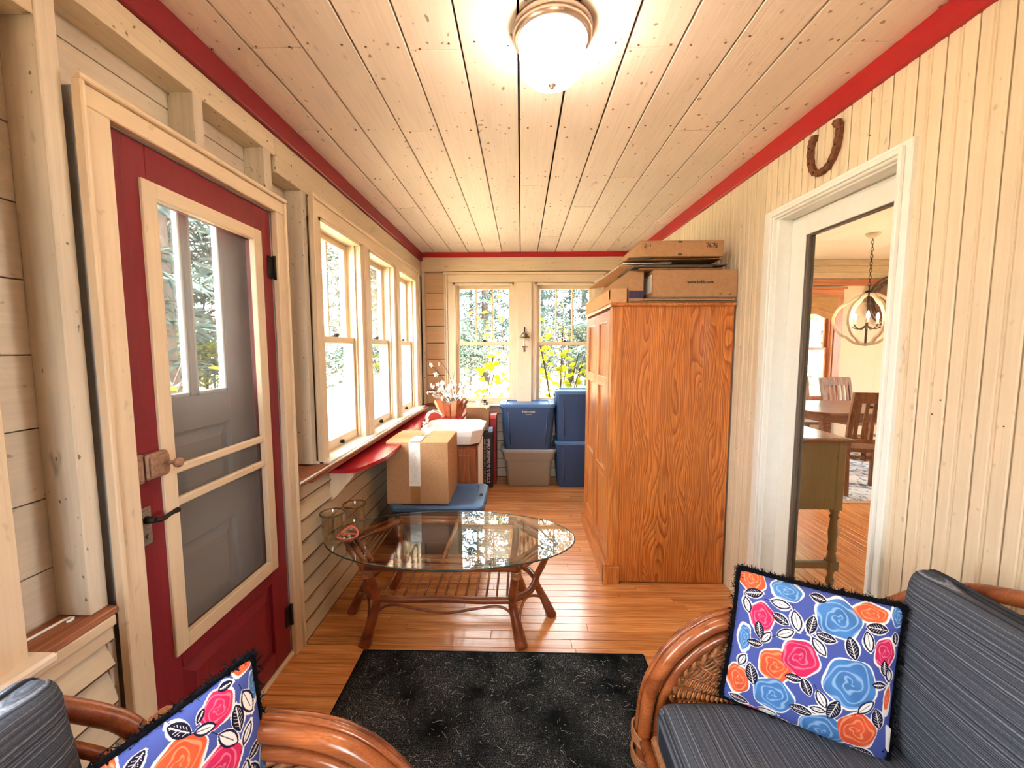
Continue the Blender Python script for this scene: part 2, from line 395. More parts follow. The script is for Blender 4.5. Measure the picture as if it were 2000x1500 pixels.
# ceiling
ceil = tag(MB().box(-1.30, 1.50, -1.6, 4.62, CE + .022, CE + .10).build('ceiling', m_ceilgap), 'whitewashed knotty plank ceiling of the porch', 'ceiling', kind='structure')
seams = [-1.06, -.901, -.724, -.551, -.378, -.201, -.012, .165, .348, .516, .694, .877, 1.055, 1.27]
butts = {0: [1.95, 3.4], 1: [1.43, 2.983], 2: [.7, 3.6], 3: [1.96], 4: [1.452, 3.9], 5: [.4, 3.35], 6: [.2, 2.6], 7: [3.75], 8: [1.457, 2.99], 9: [.9, 2.483, 3.9], 10: [1.981], 11: [.6, 3.002], 12: [1.448, 3.4]}
for i in range(len(seams) - 1):
    cuts = [-1.42] + butts[i] + [4.37]
    for a, b in zip(cuts[:-1], cuts[1:]):
        dz = random.uniform(-.001, .0015); g0 = random.uniform(.005, .0095)
        x1 = seams[i + 1] - g0 / 2
        box('ceiling_board', m_ceil, seams[i] + g0 / 2, x1, a + .0012, b - .0012, CE + dz, CE + .02, .0018, ceil)
nails = MB()
for yy in (1.43, 1.95, 2.48, 2.99, 3.5, 3.95):
    for i in range(len(seams) - 1):
        for fx in (.2, .8):
            cx = seams[i] + (seams[i + 1] - seams[i]) * (fx + random.uniform(-.05, .05)); cy = yy + random.uniform(-.02, .02)
            nails.lathe([(0.0, -.0022), (.004, -.0016), (.0042, .001)], (cx, cy, CE), 6)
tag(nails.build('nail_heads', m_rust, ceil), kind='stuff')
# unseen roof slabs, added with a long rear overhang to keep the sun off
tag(MB().box(-1.45, 1.40, -2.6, 4.75, 2.75, 2.85).box(1.38, 6.6, -2.6, 6.2, 2.75, 2.85).build('roof', m_card3), 'unseen dark roof slab added above the house to block the sun', 'roof', kind='structure')

# ---------------------------------------------------------------- left wall
wl = MB()
for (a0, a1, z0, z1) in ((-1.5, .08, -.1, 2.5), (.08, .70, -.1, .78), (.08, .70, 2.08, 2.5), (.70, 1.01, -.1, 2.5), (1.01, 1.755, 2.0, 2.5),
                         (1.755, 2.10, -.1, 2.5), (2.10, 4.01, -.1, .79), (2.10, 4.01, 2.07, 2.5), (4.01, 4.52, -.1, 2.5)):
    wl.bx(PL, a0, a1, .10, .14, z0, z1)
wall_left = tag(wl.build('wall_left', m_shea), 'cream painted left wall with open studs and lap siding', 'wall', kind='structure')
def lap(P, a0, a1, z0, z1, mat, parent, step=.099, name='siding_board', base=.03):
    z = z0
    while z < z1 - .012:
        t = min(z + step, z1)
        mb = MB(); prof = [(base, z), (-.018, z), (-.018, z + .0055), (.008, t), (base, t)]
        vs = [P(a, o, zz) for a in (a0, a1) for (o, zz) in prof]
        mb.add(vs, [(0, 1, 2, 3, 4)[::-1], (5, 6, 7, 8, 9)] + [(i, 5 + i, 5 + (i + 1) % 5, (i + 1) % 5)[::-1] for i in range(5)])
        o_ = mb.build(name, mat, parent); o_.data.materials.append(m_lapshade); o_.data.polygons[3].material_index = 1; z += step
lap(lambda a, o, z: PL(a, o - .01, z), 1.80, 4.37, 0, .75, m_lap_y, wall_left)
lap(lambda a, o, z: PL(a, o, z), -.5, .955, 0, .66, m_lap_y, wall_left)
for z in np.arange(.70, 2.3, .171):                                     # sheathing boards seen in the open bays
    box('sheathing_board', m_shea, XL - .10, XL - .085, .705, .985, z + .0015, z + .1695, .001, wall_left)
    box('sheathing_board', m_shea, XL - .10, XL - .085, 1.76, 2.09, z + .0015, z + .1695, .001, wall_left)
box('sheathing_board', m_shea, XL - .10, XL - .085, 1.0, 1.76, 2.02, 2.16, .001, wall_left)
box('sheathing_board', m_shea, XL - .10, XL - .085, 1.0, 1.76, 2.163, 2.29, .001, wall_left)
def stud(mat, y0, y1, z0, z1, x1=XL, x0=XL - .085, name='stud', c=.002): box(name, mat, x0, x1, y0, y1, z0, z1, c, wall_left)
stud(m_stud_z, .925, .968, .748, 2.215)
stud(m_stud_z, .70, .70 + .042, .748, 2.11)
stud(m_stud_z, 1.36, 1.40, 2.032, 2.215); stud(m_stud_z, 1.72, 1.768, 2.032, 2.215)
stud(m_stud_z, .968, .982, .748, 2.03, XL - .045)
stud(m_stud_z, 2.0, 2.042, .815, 2.15)
stud(m_stud_y, -.5, 1.80, 2.215, 2.30, name='top_plate')
stud(m_stud_y, 1.801, 4.36, 2.15, 2.30, name='header_board')
stud(m_stud_y, -.5, .924, 2.115, 2.214, name='header_block')
stud(m_stud_z, 4.13, 4.36, .80, 2.15, XL - .01)
# near sill, cap mouldings and hook
box('sill_board', m_sill, XL - .10, XL + .022, .70, .972, .728, .746, .003, wall_left)
for i, (o, z0, z1) in enumerate(((-.012, .70, .727), (-.002, .66, .70))):
    MB().bx(PL, -.5, .965, o - .01, .02, z0, z1, .003).build('sill_moulding', m_cas_y, wall_left)
stud(m_stud_z, .955, .974, 0, .70, XL + .004, XL - .05, 'corner_block')
# sill under the niche beside the long window
box('sill_board', m_sill, XL - .10, XL + .10, 1.80, 4.16, .785, .807, .004, wall_left)
box('sill_moulding', m_cas_y, XL - .02, XL + .012, 1.80, 4.30, .752, .784, .002, wall_left)
# red trims
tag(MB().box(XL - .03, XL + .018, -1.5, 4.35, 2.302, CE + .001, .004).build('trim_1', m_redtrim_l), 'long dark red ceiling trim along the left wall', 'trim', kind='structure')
tag(MB().box(XL + .018, 1.20, YB - .018, YB + .03, 2.342, CE + .001, .004).build('trim_2', m_redtrim_x), 'short red ceiling trim over the back windows', 'trim', kind='structure')
tr = MB(); tr.bx(PR, -1.5, 4.36, -.018, .012, 2.302, CE + .001, .004)
tag(tr.build('trim_3', m_redtrim), 'bright red ceiling trim along the beadboard wall', 'trim', kind='structure')

# ---------------------------------------------------------------- windows
def double_hung(name, label, P, a0, a1, z0, z1, lites=2, depth=.128, off=0.0, simple=False, axis='y', mats=None):
    """jamb lining, two sashes, muntins and panes"""
    mz, ma = (m_cas_z, m_cas_y if axis == 'y' else m_cas_x) if mats is None else mats
    w = thing(name, label, 'window', P((a0 + a1) / 2, off + .05, z0), kind='structure')
    j = MB(); t = .018
    j.bx(P, a0, a0 + t, off, off + depth, z0, z1).bx(P, a1 - t, a1, off, off + depth, z0, z1).bx(P, a0, a1, off, off + depth, z1 - t, z1).bx(P, a0, a1, off + .03, off + depth + .03, z0 - .012, z0 + .012)
    for s in (a0 + t, a1 - t - .012): j.bx(P, s, s + .012, off + .035, off + .047, z0, z1)
    j.build('jamb', mz, w)
    zm = z0 + (z1 - z0) * .505
    for k, (za, zb, o) in enumerate(((z0 + .012, zm + .022, off + .05), (zm - .018, z1 - t, off + .09))):
        b0, b1 = a0 + t, a1 - t; st = .036; rb = .055 if k == 0 else .036; rt = .036
        sm = MB().bx(P, b0, b0 + st, o, o + .034, za, zb, .002).bx(P, b1 - st, b1, o, o + .034, za, zb, .002)
        sm.bx(P, b0 + st, b1 - st, o, o + .034, za, za + rb, .002).bx(P, b0 + st, b1 - st, o, o + .034, zb - rt, zb, .002)
        sash = sm.build('lower_sash' if k == 0 else 'upper_sash', mz, w)
        n = lites if k == 1 else 1; wid = (b1 - b0 - 2 * st) / n
        for i in range(n):
            p0 = b0 + st + i * wid
            if i: MB().bx(P, p0 - .008, p0 + .008, o + .004, o + .030, za + rb, zb - rt, .002).build('muntin', mz, sash)
            MB().bx(P, p0, p0 + wid, o + .015, o + .018, za + rb, zb - rt).build('pane', m_glass, sash)
    if not simple:
        c = (a0 + a1) / 2; lk = MB()
        lk.bx(P, c - .025, c + .025, off + .052, off + .078, zm + .022, zm + .030, .002).bx(P, c - .008, c + .022, off + .048, off + .066, zm + .030, zm + .042, .002)
        lk.build('sash_lock', m_iron, w)
        lf = MB().bx(P, c - .022, c + .022, off + .038, off + .05, z0 + .03, z0 + .038, .002).bx(P, c - .005, c + .005, off + .03, off + .05, z0 + .022, z0 + .045, .002)
        lf.build('sash_lift', m_iron, w)
    return w
PLc = lambda a, o, z: (-1.02 - o, a, z)
for i, (a0, a1) in enumerate(((2.10, 2.65), (2.78, 3.33), (3.46, 4.01))):
    double_hung('window_%d' % (i + 1), ['tall double-hung window nearest the red screen door', 'middle double-hung window of the three on the left wall', 'double-hung window nearest the back corner of the left wall'][i],
                PLc, a0, a1, .815, 2.06, 2)
cs = thing('trim_4', 'cream casing boards framing the three left windows', 'casing', (-1.03, 3.05, .8), kind='structure')
def casing(P, parts, parent):
    for nm, mt, (a0, a1, z0, z1), o in parts:
        mb = MB().bx(P, a0, a1, o, o + .026, z0, z1, .003); mb.build(nm, mt, parent)
casing(PLc, [('casing_board', m_cas_z, (2.045, 2.105, .807, 2.062), 0), ('casing_board', m_cas_z, (4.005, 4.09, .807, 2.062), 0),
             ('head_casing', m_cas_y, (2.045, 4.09, 2.062, 2.135), 0), ('head_cap', m_cas_y, (2.03, 4.10, 2.135, 2.155), -.012),
             ('back_band', m_cas_z, (2.03, 2.045, .807, 2.135), -.012), ('back_band', m_cas_z, (4.09, 4.105, .807, 2.135), -.012),
             ('mullion_casing', m_cas_z, (2.648, 2.782, .807, 2.062), 0), ('mullion_casing', m_cas_z, (3.328, 3.462, .807, 2.062), 0),
             ('mullion_face', m_cas_z, (2.685, 2.745, .807, 2.062), -.01), ('mullion_face', m_cas_z, (3.365, 3.425, .807, 2.062), -.01)], cs)
box('window_stool', m_stool, -1.075, -.975, 2.03, 4.12, .8075, .822, .003, cs)
# rods lying along the sill edge
for i, (x, r, y0, y1, lab) in enumerate(((-.958, .0055, 1.72, 3.95, 'long thin white rod lying closest to the window stool'), (-.943, .006, 1.70, 3.3, 'brown wooden rod on the sill nearest the room'))):
    d = link('curtain_rod', MB().tube([(x, y0, .8135), (x, y1, .8135)], r, 10).mesh('curtain_rod', (m_white, m_rattan)[i])); tag(d, lab, 'rod', 'rods on the sill')

# ---- back wall
wb = MB()
for (a0, a1, z0, z1) in ((-1.20, -.715, -.1, 2.5), (-.715, .775, -.1, .79), (-.715, .775, 2.075, 2.5), (-.08, .143, .79, 2.075), (.775, 1.40, -.1, 2.5)):
    wb.bx(PB, a0, a1, .10, .14, z0, z1)
wall_back = tag(wb.build('wall_back', m_ceilgap), 'tan boarded end wall around the pair of back windows', 'wall', kind='structure')
zs = [.80, .94, 1.108, 1.279, 1.455, 1.635, 1.813, 1.985, 2.2]
for a0, a1 in ((-1.06, -.80), (.86, 1.2)):
    for za, zb in zip(zs[:-1], zs[1:]): MB().bx(PB, a0, a1, .07, .09, za + .003, zb - .003, .002).build('wall_board', m_shea_x, wall_back)
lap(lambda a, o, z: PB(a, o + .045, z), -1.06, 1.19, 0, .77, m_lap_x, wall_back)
MB().bx(PB, -1.05, 1.19, 0, .09, 2.20, 2.345, .002).build('header_board', m_stud_x, wall_back)
MB().bx(PB, -1.05, -1.02, .01, .09, .80, 2.2, .002).build('stud', m_stud_z, wall_back)
MB().bx(PB, -1.05, -.80, -.0, .10, .785, .80, .002).build('sill_board', m_sill, wall_back)
for i, (a0, a1) in enumerate(((-.715, -.08), (.143, .775))):
    double_hung('window_%d' % (i + 4), ['left of the two back windows, white blossoms in front of it', 'right of the two back windows, beside the tall oak wardrobe'][i], PB, a0, a1, .80, 2.08, 3, axis='x')
cb = thing('trim_5', 'cream casing boards framing the two back windows', 'casing', (.03, 4.36, .8), kind='structure')
casing(PB, [('casing_board', m_cas_z, (-.775, -.712, .80, 2.085), 0), ('casing_board', m_cas_z, (.772, .835, .80, 2.085), 0), ('head_casing', m_cas_x, (-.775, .835, 2.085, 2.165), 0),
            ('head_cap', m_cas_x, (-.815, .875, 2.165, 2.19), -.012), ('back_band', m_cas_z, (-.795, -.775, .80, 2.165), -.012), ('back_band', m_cas_z, (.835, .855, .80, 2.165), -.012),
            ('back_band', m_cas_z, (-.815, -.80, .80, 2.165), .004), ('mullion_casing', m_cas_z, (-.084, .147, .80, 2.085), 0), ('mullion_face', m_cas_z, (-.045, .108, .80, 2.085), -.022)], cb)
MB().bx(PB, -.83, .88, -.03, .06, .785, .80, .003).build('window_stool', m_cas_x, cb)

# ---- near left window (mostly outside the frame) and the wall behind the camera
double_hung('window_6', 'near left window with a white sill at the frame edge', PLc, .10, .68, .80, 2.06, 2, simple=True)
cn = thing('trim_6', 'white sill and cream casing of the near left window', 'casing', (-1.03, .15, .78), kind='structure')
casing(PLc, [('casing_board', m_cas_z, (.66, .775, .748, 2.11), -.002), ('casing_board', m_cas_z, (.02, .11, .79, 2.11), 0), ('head_casing', m_cas_y, (.11, .66, 2.04, 2.11), 0)], cn)
box('window_stool', m_stool, -1.08, -.985, .0, .80, .735, .757, .006, cn)
wf = MB()
for (a0, a1, z0, z1) in ((-1.2, -.30, -.1, 2.5), (-.30, .45, -.1, .86), (-.30, .45, 2.03, 2.5), (.45, 1.5, -.1, 2.5)): wf.bx(PF, a0, a1, .08, .14, z0, z1)
tag(wf.build('wall_front', m_shea_x), 'end wall behind the viewpoint with one added fill window', 'wall', kind='structure')
double_hung('window_7', 'unseen window added behind the viewpoint for fill light', PF, -.30, .45, .87, 2.02, 2, simple=True, axis='x')  # out of view, added to let fill daylight into the porch

# ---------------------------------------------------------------- screen door and outer door
dr = thing('door_1', 'dark red screen door with cream framed screen', 'door', (-1.065, 1.39, 0), kind='structure')
D0, D1 = 1.052, 1.733
def dbox(nm, mt, y0, y1, z0, z1, x0=-1.085, x1=-1.047, c=.002, par=dr): return box(nm, mt, x0, x1, y0, y1, z0, z1, c, par)
dbox('stile', m_red, D0, 1.165, .02, 1.962); dbox('stile', m_red, 1.625, D1, .02, 1.962)
dbox('top_rail', m_red, 1.166, 1.624, 1.825, 1.962); dbox('bottom_rail', m_red, 1.166, 1.624, .41, .50); dbox('bottom_rail', m_red, 1.166, 1.624, .02, .10)
pan = dbox('panel', m_red, 1.166, 1.624, .10, .41, -1.08, -1.060)
pm = MB(); pm.loft([[(-1.060, 1.175, .11), (-1.060, 1.615, .11), (-1.060, 1.615, .40), (-1.060, 1.175, .40)], [(-1.049, 1.215, .15), (-1.049, 1.575, .15), (-1.049, 1.575, .36), (-1.049, 1.215, .36)]], False, True)
pm.build('panel_field', m_red, pan)
for nm, y0, y1, z0, z1 in (('screen_stile', 1.140, 1.187, .465, 1.866), ('screen_stile', 1.612, 1.660, .465, 1.866), ('screen_rail', 1.187, 1.612, 1.822, 1.866), ('screen_rail', 1.187, 1.612, .465, .512)):
    dbox(nm, m_cas_z if 'stile' in nm else m_cas_y, y0, y1, z0, z1, -1.06, -1.038)
for z in (1.033, .932): dbox('crossbar', m_cas_y, 1.187, 1.612, z - .013, z + .013, -1.062, -1.043, .004)
ms = NT('insect screen'); _t = ms.n('ShaderNodeBsdfTransparent'); _d = ms.n('ShaderNodeBsdfDiffuse'); _d.inputs[0].default_value = (*S(128, 122, 118), 1); _m = ms.n('ShaderNodeMixShader'); _m.inputs[0].default_value = .34
ms.l(_t.outputs[0], _m.inputs[1]); ms.l(_d.outputs[0], _m.inputs[2]); ms.l(_m.outputs[0], ms.out.inputs[0])
box('screen', ms.m, -1.0665, -1.066, 1.18, 1.62, .505, 1.83, 0, dr)
# rim lock, lever handle, hinges
lk = MB().box(-1.047, -1.028, 1.036, 1.073, 1.030, 1.112, .004); lk.box(-1.028, -1.022, 1.042, 1.066, 1.04, 1.10, .003)
lock = lk.build('rim_lock', m_lock, dr)
l2 = MB().box(-1.047, -1.022, 1.074, 1.146, 1.036, 1.108, .005).box(-1.022, -1.014, 1.08, 1.14, 1.046, 1.098, .003); l2.build('lock_case', m_lock, lock)
MB().tube([(-1.022, 1.135, 1.072), (-.992, 1.135, 1.072)], [.006, .006], 8).tube([(-.998, 1.135, 1.072), (-.992, 1.135, 1.072), (-.982, 1.135, 1.072), (-.978, 1.135, 1.072)], [.004, .014, .014, .008], 12).build('lock_knob', m_lock, lock)
hp = MB().box(-1.047, -1.041, 1.058, 1.096, .852, .958, .002).box(-1.041, -1.039, 1.063, 1.091, .862, .948, .001).build('handle_plate', m_plate, dr)
MB().tube([(-1.041, 1.077, .925), (-1.012, 1.077, .925)], [.011, .009], 10).tube(spline([(-1.014, 1.077, .925), (-1.008, 1.092, .921), (-1.005, 1.118, .927), (-1.0, 1.142, .931)], 5), [.007] * 8 + [.006] * 4 + [.007, .008, .008, .006], 8).build('lever', m_iron, hp)
MB().tube([(-1.04, 1.077, .878), (-1.033, 1.077, .878)], .006, 8).build('keyhole_cover', m_plate, hp)
for z in (1.69, .155):
    hg = MB().box(-1.046, -1.041, 1.70, 1.732, z, z + .09, .001).tube([(-1.036, 1.735, z - .004), (-1.036, 1.735, z + .094)], .006, 8); hg.build('hinge', m_iron, dr)
for (yy, z) in ((1.115, 1.62), (1.69, 1.55), (1.118, .60)):
    MB().tube([(-1.0475, yy, z), (-1.0462, yy, z)], .005, 8).build('plug', m_red, dr)
dt = thing('trim_7', 'cream moulded casing around the red screen door', 'casing', (-1.03, 1.39, 0), kind='structure')
casing(PLc, [('casing_board', m_cas_z, (.984, 1.048, 0, 1.966), 0), ('casing_board', m_cas_z, (1.737, 1.79, 0, 1.966), 0), ('head_casing', m_cas_y, (.984, 1.79, 1.966, 2.018), 0),
             ('back_band', m_cas_z, (.972, .985, 0, 2.018), -.01), ('back_band', m_cas_z, (1.789, 1.80, 0, 2.018), -.01), ('head_cap', m_cas_y, (.972, 1.80, 2.018, 2.032), -.012)], dt)
box('threshold', m_cas_y, -1.17, -1.035, .99, 1.79, 0, .018, .004, dt)
jb = MB().box(-1.19, -1.05, 1.0, 1.05, 0, 2.02).box(-1.19, -1.05, 1.736, 1.80, 0, 2.02).box(-1.19, -1.05, 1.05, 1.736, 1.966, 2.02); jb.build('jamb', m_whitedoor, dt)
od = thing('door_2', 'grey outer door with two tall lites behind the screen', 'door', (-1.15, 1.39, 0), kind='structure')
def obox(nm, y0, y1, z0, z1, x0=-1.165, x1=-1.13, c=.002, m=m_whitedoor, par=od): return box(nm, m, x0, x1, y0, y1, z0, z1, c, par)
obox('stile', 1.055, 1.24, .02, 1.96); obox('stile', 1.552, 1.73, .02, 1.96)
obox('top_rail', 1.24, 1.552, 1.86, 1.96); obox('lock_rail', 1.24, 1.552, 1.12, 1.235); obox('middle_rail', 1.24, 1.552, .74, .88); obox('bottom_rail', 1.24, 1.552, .02, .30)
obox('muntin', 1.376, 1.402, 1.235, 1.86, c=.004)
for y0, y1 in ((1.24, 1.376), (1.402, 1.552)):
    obox('pane', y0, y1, 1.235, 1.86, -1.150, -1.147, 0, m_glass)
    for q in ((y0, y0 + .012, 1.235, 1.86), (y1 - .012, y1, 1.235, 1.86), (y0, y1, 1.235, 1.25)): obox('glazing_bead', *q, -1.147, -1.133, .003, m_white)
for z0, z1 in ((.88, 1.12), (.30, .74)):
    p = obox('panel', 1.24, 1.552, z0, z1, -1.16, -1.148)
    MB().loft([[(-1.148, 1.25, z0 + .01), (-1.148, 1.542, z0 + .01), (-1.148, 1.542, z1 - .01), (-1.148, 1.25, z1 - .01)], [(-1.135, 1.29, z0 + .045), (-1.135, 1.502, z0 + .045), (-1.135, 1.502, z1 - .045), (-1.135, 1.29, z1 - .045)]], False, True).build('panel_field', m_whitedoor, p)

# ---------------------------------------------------------------- right wall
wr = MB()
for (a0, a1, z0, z1) in ((-1.5, 1.40, -.1, 2.5), (1.40, 2.05, 2.03, 2.5), (2.05, 4.52, -.1, 2.5)): wr.bx(PR, a0, a1, .014, .12, z0, z1)
wall_right = tag(wr.build('wall_right', m_beadgap), 'cream beadboard wall on the right with a glass door', 'wall', kind='structure')
def bead_mesh(z0, z1, w=.0835):
    prof = [(0, .012), (0, .002), (.004, -.0), (.034, 0), (.037, .003), (.0395, .0035), (.0405, .0), (.0425, 0), (.0445, .0035), (.047, .003), (.050, 0), (w - .007, 0), (w - .0025, .003), (w - .002, .012)]
    # bead in the middle, small v at both edges
    vs = [(o, a, z) for z in (z0, z1) for a, o in prof]; n = len(prof)
    fs = [(i, i + 1, n + i + 1, n + i) for i in range(n - 1)] + [tuple(range(n))[::-1], tuple(range(n, 2 * n)), (n - 1, 0, n, 2 * n - 1)]
    return MB().add(vs, fs).mesh('beadboard', m_bead)
full = bead_mesh(0, 2.303); shrt = bead_mesh(2.03, 2.303)
yy = -.3
while yy < 4.38:
    mid = yy + .042; me = shrt if 1.37 < mid < 2.085 else full
    o = link('beadboard', me, wall_right); o.location = (XR(yy), yy, 0); o.rotation_euler = (0, 0, .0225); yy += .0843
dn = MB()
for _ in range(60):
    a, z = random.uniform(.9, 4.3), random.uniform(.3, 2.2)
    if 1.3 < a < 2.15 and z < 2.1: continue
    dn.tube([PR(a, .0, z), PR(a, -.0012, z)], random.uniform(.0016, .003), 6)
tag(dn.build('nail_heads', m_rust, wall_right), kind='stuff')
# white door frame and glass door
d3 = thing('door_3', 'white framed full glass door to the dining room', 'door', PR(1.72, .08, 0), kind='structure')
def rbox(nm, m, a0, a1, o0, o1, z0, z1, c=.002, par=d3): return MB().bx(PR, a0, a1, o0, o1, z0, z1, c).build(nm, m, par)
rbox('casing_board', m_vinyl, 2.045, 2.116, -.016, .012, 0, 2.058, .003); rbox('casing_board', m_vinyl, 1.363, 1.40, -.016, .012, 0, 2.058, .003); rbox('head_casing', m_vinyl, 1.40, 2.045, -.016, .012, 2.012, 2.058, .003)
rbox('casing_lip', m_vinyl, 2.05, 2.085, -.026, -.016, 0, 2.04, .002); rbox('casing_lip', m_vinyl, 1.385, 1.399, -.03, -.016, 0, 2.04, .002); rbox('casing_lip', m_vinyl, 1.399, 2.05, -.026, -.016, 2.022, 2.04, .002)
rbox('jamb', m_vinyl, 2.03, 2.05, .0, .15, 0, 2.03); rbox('jamb', m_vinyl, 1.395, 1.402, .0, .15, 0, 2.03); rbox('jamb', m_vinyl, 1.40, 2.04, .0, .15, 2.005, 2.03)
rbox('stile', m_vinyl, 1.935, 2.03, .065, .105, .01, 2.0); rbox('stile', m_vinyl, 1.402, 1.42, .065, .105, .01, 2.0); rbox('top_rail', m_vinyl, 1.42, 1.935, .065, .105, 1.91, 2.0); rbox('bottom_rail', m_vinyl, 1.42, 1.935, .065, .105, .01, .12)
m_gask = plain('brown gasket', S(96, 84, 72), .5)
rbox('glazing_strip', m_gask, 1.918, 1.935, .068, .10, .12, 1.91, .002); rbox('glazing_strip', m_gask, 1.42, 1.918, .075, .095, 1.903, 1.91, .001)
rbox('pane', m_glass, 1.42, 1.918, .083, .087, .12, 1.905, 0)
rbox('threshold', m_sill, 1.40, 2.05, .0, .15, 0, .012)

# ================================================================ THINGS
# ---------------------------------------------------------------- ceiling light
m_shade = emit('lit opal glass', (1.0, .86, .70), 24.0)
cl = thing('ceiling_light', 'round flush ceiling light with lit white glass shade', 'ceiling light', (.095, 1.365, CE))
cl_c = (0, 0, 0)
MB().lathe([(0, -.001), (.122, -.001), (.124, -.010), (.118, -.016), (.122, -.020), (.122, -.034), (.112, -.044), (.104, -.044), (.100, -.02)], cl_c, 48).build('metal_rim', m_nickel, cl, False)
MB().lathe([(.101, -.030), (.103, -.06), (.100, -.105), (.094, -.128), (.075, -.148), (.045, -.160), (.014, -.165), (0.0, -.1655)], cl_c, 48).build('glass_shade', m_shade, cl, False)
MB().lathe([(0, -.163), (.012, -.165), (.013, -.169), (.006, -.172), (.006, -.178), (0, -.181)], cl_c, 16).build('finial', m_nickel, cl, False)

# ---------------------------------------------------------------- horseshoe
hs = thing('horseshoe', 'rusty iron horseshoe nailed above the glass door', 'horseshoe', PR(1.745, -.012, 2.11))
pts = []
for (a, z) in ((1.80, 2.262), (1.815, 2.266), (1.822, 2.25), (1.825, 2.20), (1.812, 2.15), (1.785, 2.118), (1.752, 2.112), (1.715, 2.125), (1.688, 2.165), (1.677, 2.21), (1.676, 2.25), (1.688, 2.268), (1.702, 2.262)):
    pts.append(PR(a, -.012, z))
pts = spline(pts, 5)
mb = MB(); n = len(pts); vs = []; fs = []
for i, p in enumerate(pts):
    q = Vector(pts[min(i + 1, n - 1)]) - Vector(pts[max(i - 1, 0)]); q.normalize(); nr = Vector((1, .0225, 0)).cross(q).normalized()
    wv = .0115 + .002 * math.sin(i * 1.9)
    for da, db in ((-wv, -.007), (wv, -.007), (wv * 1.05, .004), (wv * .9, .0105), (-wv * .9, .0105), (-wv * 1.05, .004)):
        vs.append(Vector(p) + nr * da + Vector((1, 0, 0)) * db)
mb.loft([vs[i * 6:(i + 1) * 6] for i in range(n)]); mb.build('shoe_iron', m_rust, hs)
for i in (12, 18, 24, 36, 42, 48): MB().tube([Vector(pts[i]) + Vector((-.007, 0, 0)), Vector(pts[i]) + Vector((-.0095, 0, 0))], .004, 6).build('nail', m_iron, hs)

# ---------------------------------------------------------------- small wall sconce on the mullion
so = thing('wall_sconce', 'small conical metal candle sconce on the back window mullion', 'sconce', (.03, 4.325, 1.36))
MB().box(.024, .036, 4.314, 4.326, 1.36, 1.425, .002).build('bracket', m_iron, so); MB().box(.026, .038, 4.314, 4.326, 1.53, 1.62, .002).build('bracket', m_iron, so)
MB().lathe([(.022, .055), (.058, 0), (.056, 0), (.021, .053), (0, .055)], (.034, 4.265, 1.505), 24).build('shade', plain('pewter', S(120, 112, 92), .35, .7), so)
MB().tube([(.031, 4.318, 1.57), (.034, 4.265, 1.562)], .004, 6).build('arm', m_iron, so); MB().tube([(.03, 4.32, 1.415), (.030, 4.265, 1.415)], .005, 6).tube([(.012, 4.265, 1.415), (.072, 4.27, 1.413)], [.006, .003], 6).build('arm', m_iron, so)
MB().lathe([(0, 0), (.009, .0), (.008, .04), (.006, .075), (0, .078)], (.030, 4.265, 1.418), 12).build('candle', m_white, so)

# ---------------------------------------------------------------- wardrobe
AX0, AX1, AY0, AY1, AZ = .512, 1.195, 2.345, 3.24, 1.655
ar = thing('wardrobe', 'tall honey oak wardrobe with panelled doors against the beadboard wall', 'wardrobe', ((AX0 + AX1) / 2, (AY0 + AY1) / 2, 0))
def abox(nm, x0, x1, y0, y1, z0, z1, c=.003, m=m_oak, par=ar): return box(nm, m, x0, x1, y0, y1, z0, z1, c, par)
m_side = figured('figured oak side', S(168, 84, 34), S(222, 140, 68))
xs = [.575, .655, .725, .80, .875, .955, 1.03, 1.11, 1.195]
for a, b in zip(xs[:-1], xs[1:]): abox('side_board', a, b, AY0 + .008, AY0 + .026, .008, AZ - .02, .0006, m_side)
abox('corner_post', AX0, .575, AY0, AY0 + .06, .0, AZ - .02); abox('corner_post', AX0, .575, AY1 - .05, AY1, 0, AZ - .02)
abox('carcass', AX0 + .03, AX1, AY0 + .026, AY1 - .002, .01, AZ - .02, .002)
abox('top_board', AX0 - .012, AX1 + .006, AY0 - .010, AY1 + .01, AZ - .02, AZ, .006, m_oak_y)
abox('plinth', AX0 - .022, AX0 + .02, AY0 - .008, AY1 + .006, 0, .105, .003, m_oak_y); abox('plinth_block', AX0 - .022, .585, AY0 - .012, AY0 + .02, 0, .108, .004)
abox('plinth_moulding', AX0 - .016, AX0 + .02, AY0 - .006, AY1 + .004, .105, .125, .006, m_oak_y)
dm = (AY0 + .06 + AY1 - .05) / 2
for y0, y1 in ((AY0 + .062, dm - .002), (dm + .002, AY1 - .052)):
    d = abox('door_panel', AX0 + .010, AX0 + .026, y0, y1, .13, AZ - .035, .001)
    st = .065
    rails = [(.13, .20), (.60, .655), (1.16, 1.225), (AZ - .10, AZ - .035)]
    abox('stile', AX0 - .002, AX0 + .012, y0, y0 + st, .13, AZ - .035, .003, m_oak, d); abox('stile', AX0 - .002, AX0 + .012, y1 - st, y1, .13, AZ - .035, .003, m_oak, d)
    for z0, z1 in rails: abox('rail', AX0 - .002, AX0 + .012, y0 + st, y1 - st, z0, z1, .003, m_oak_y, d)

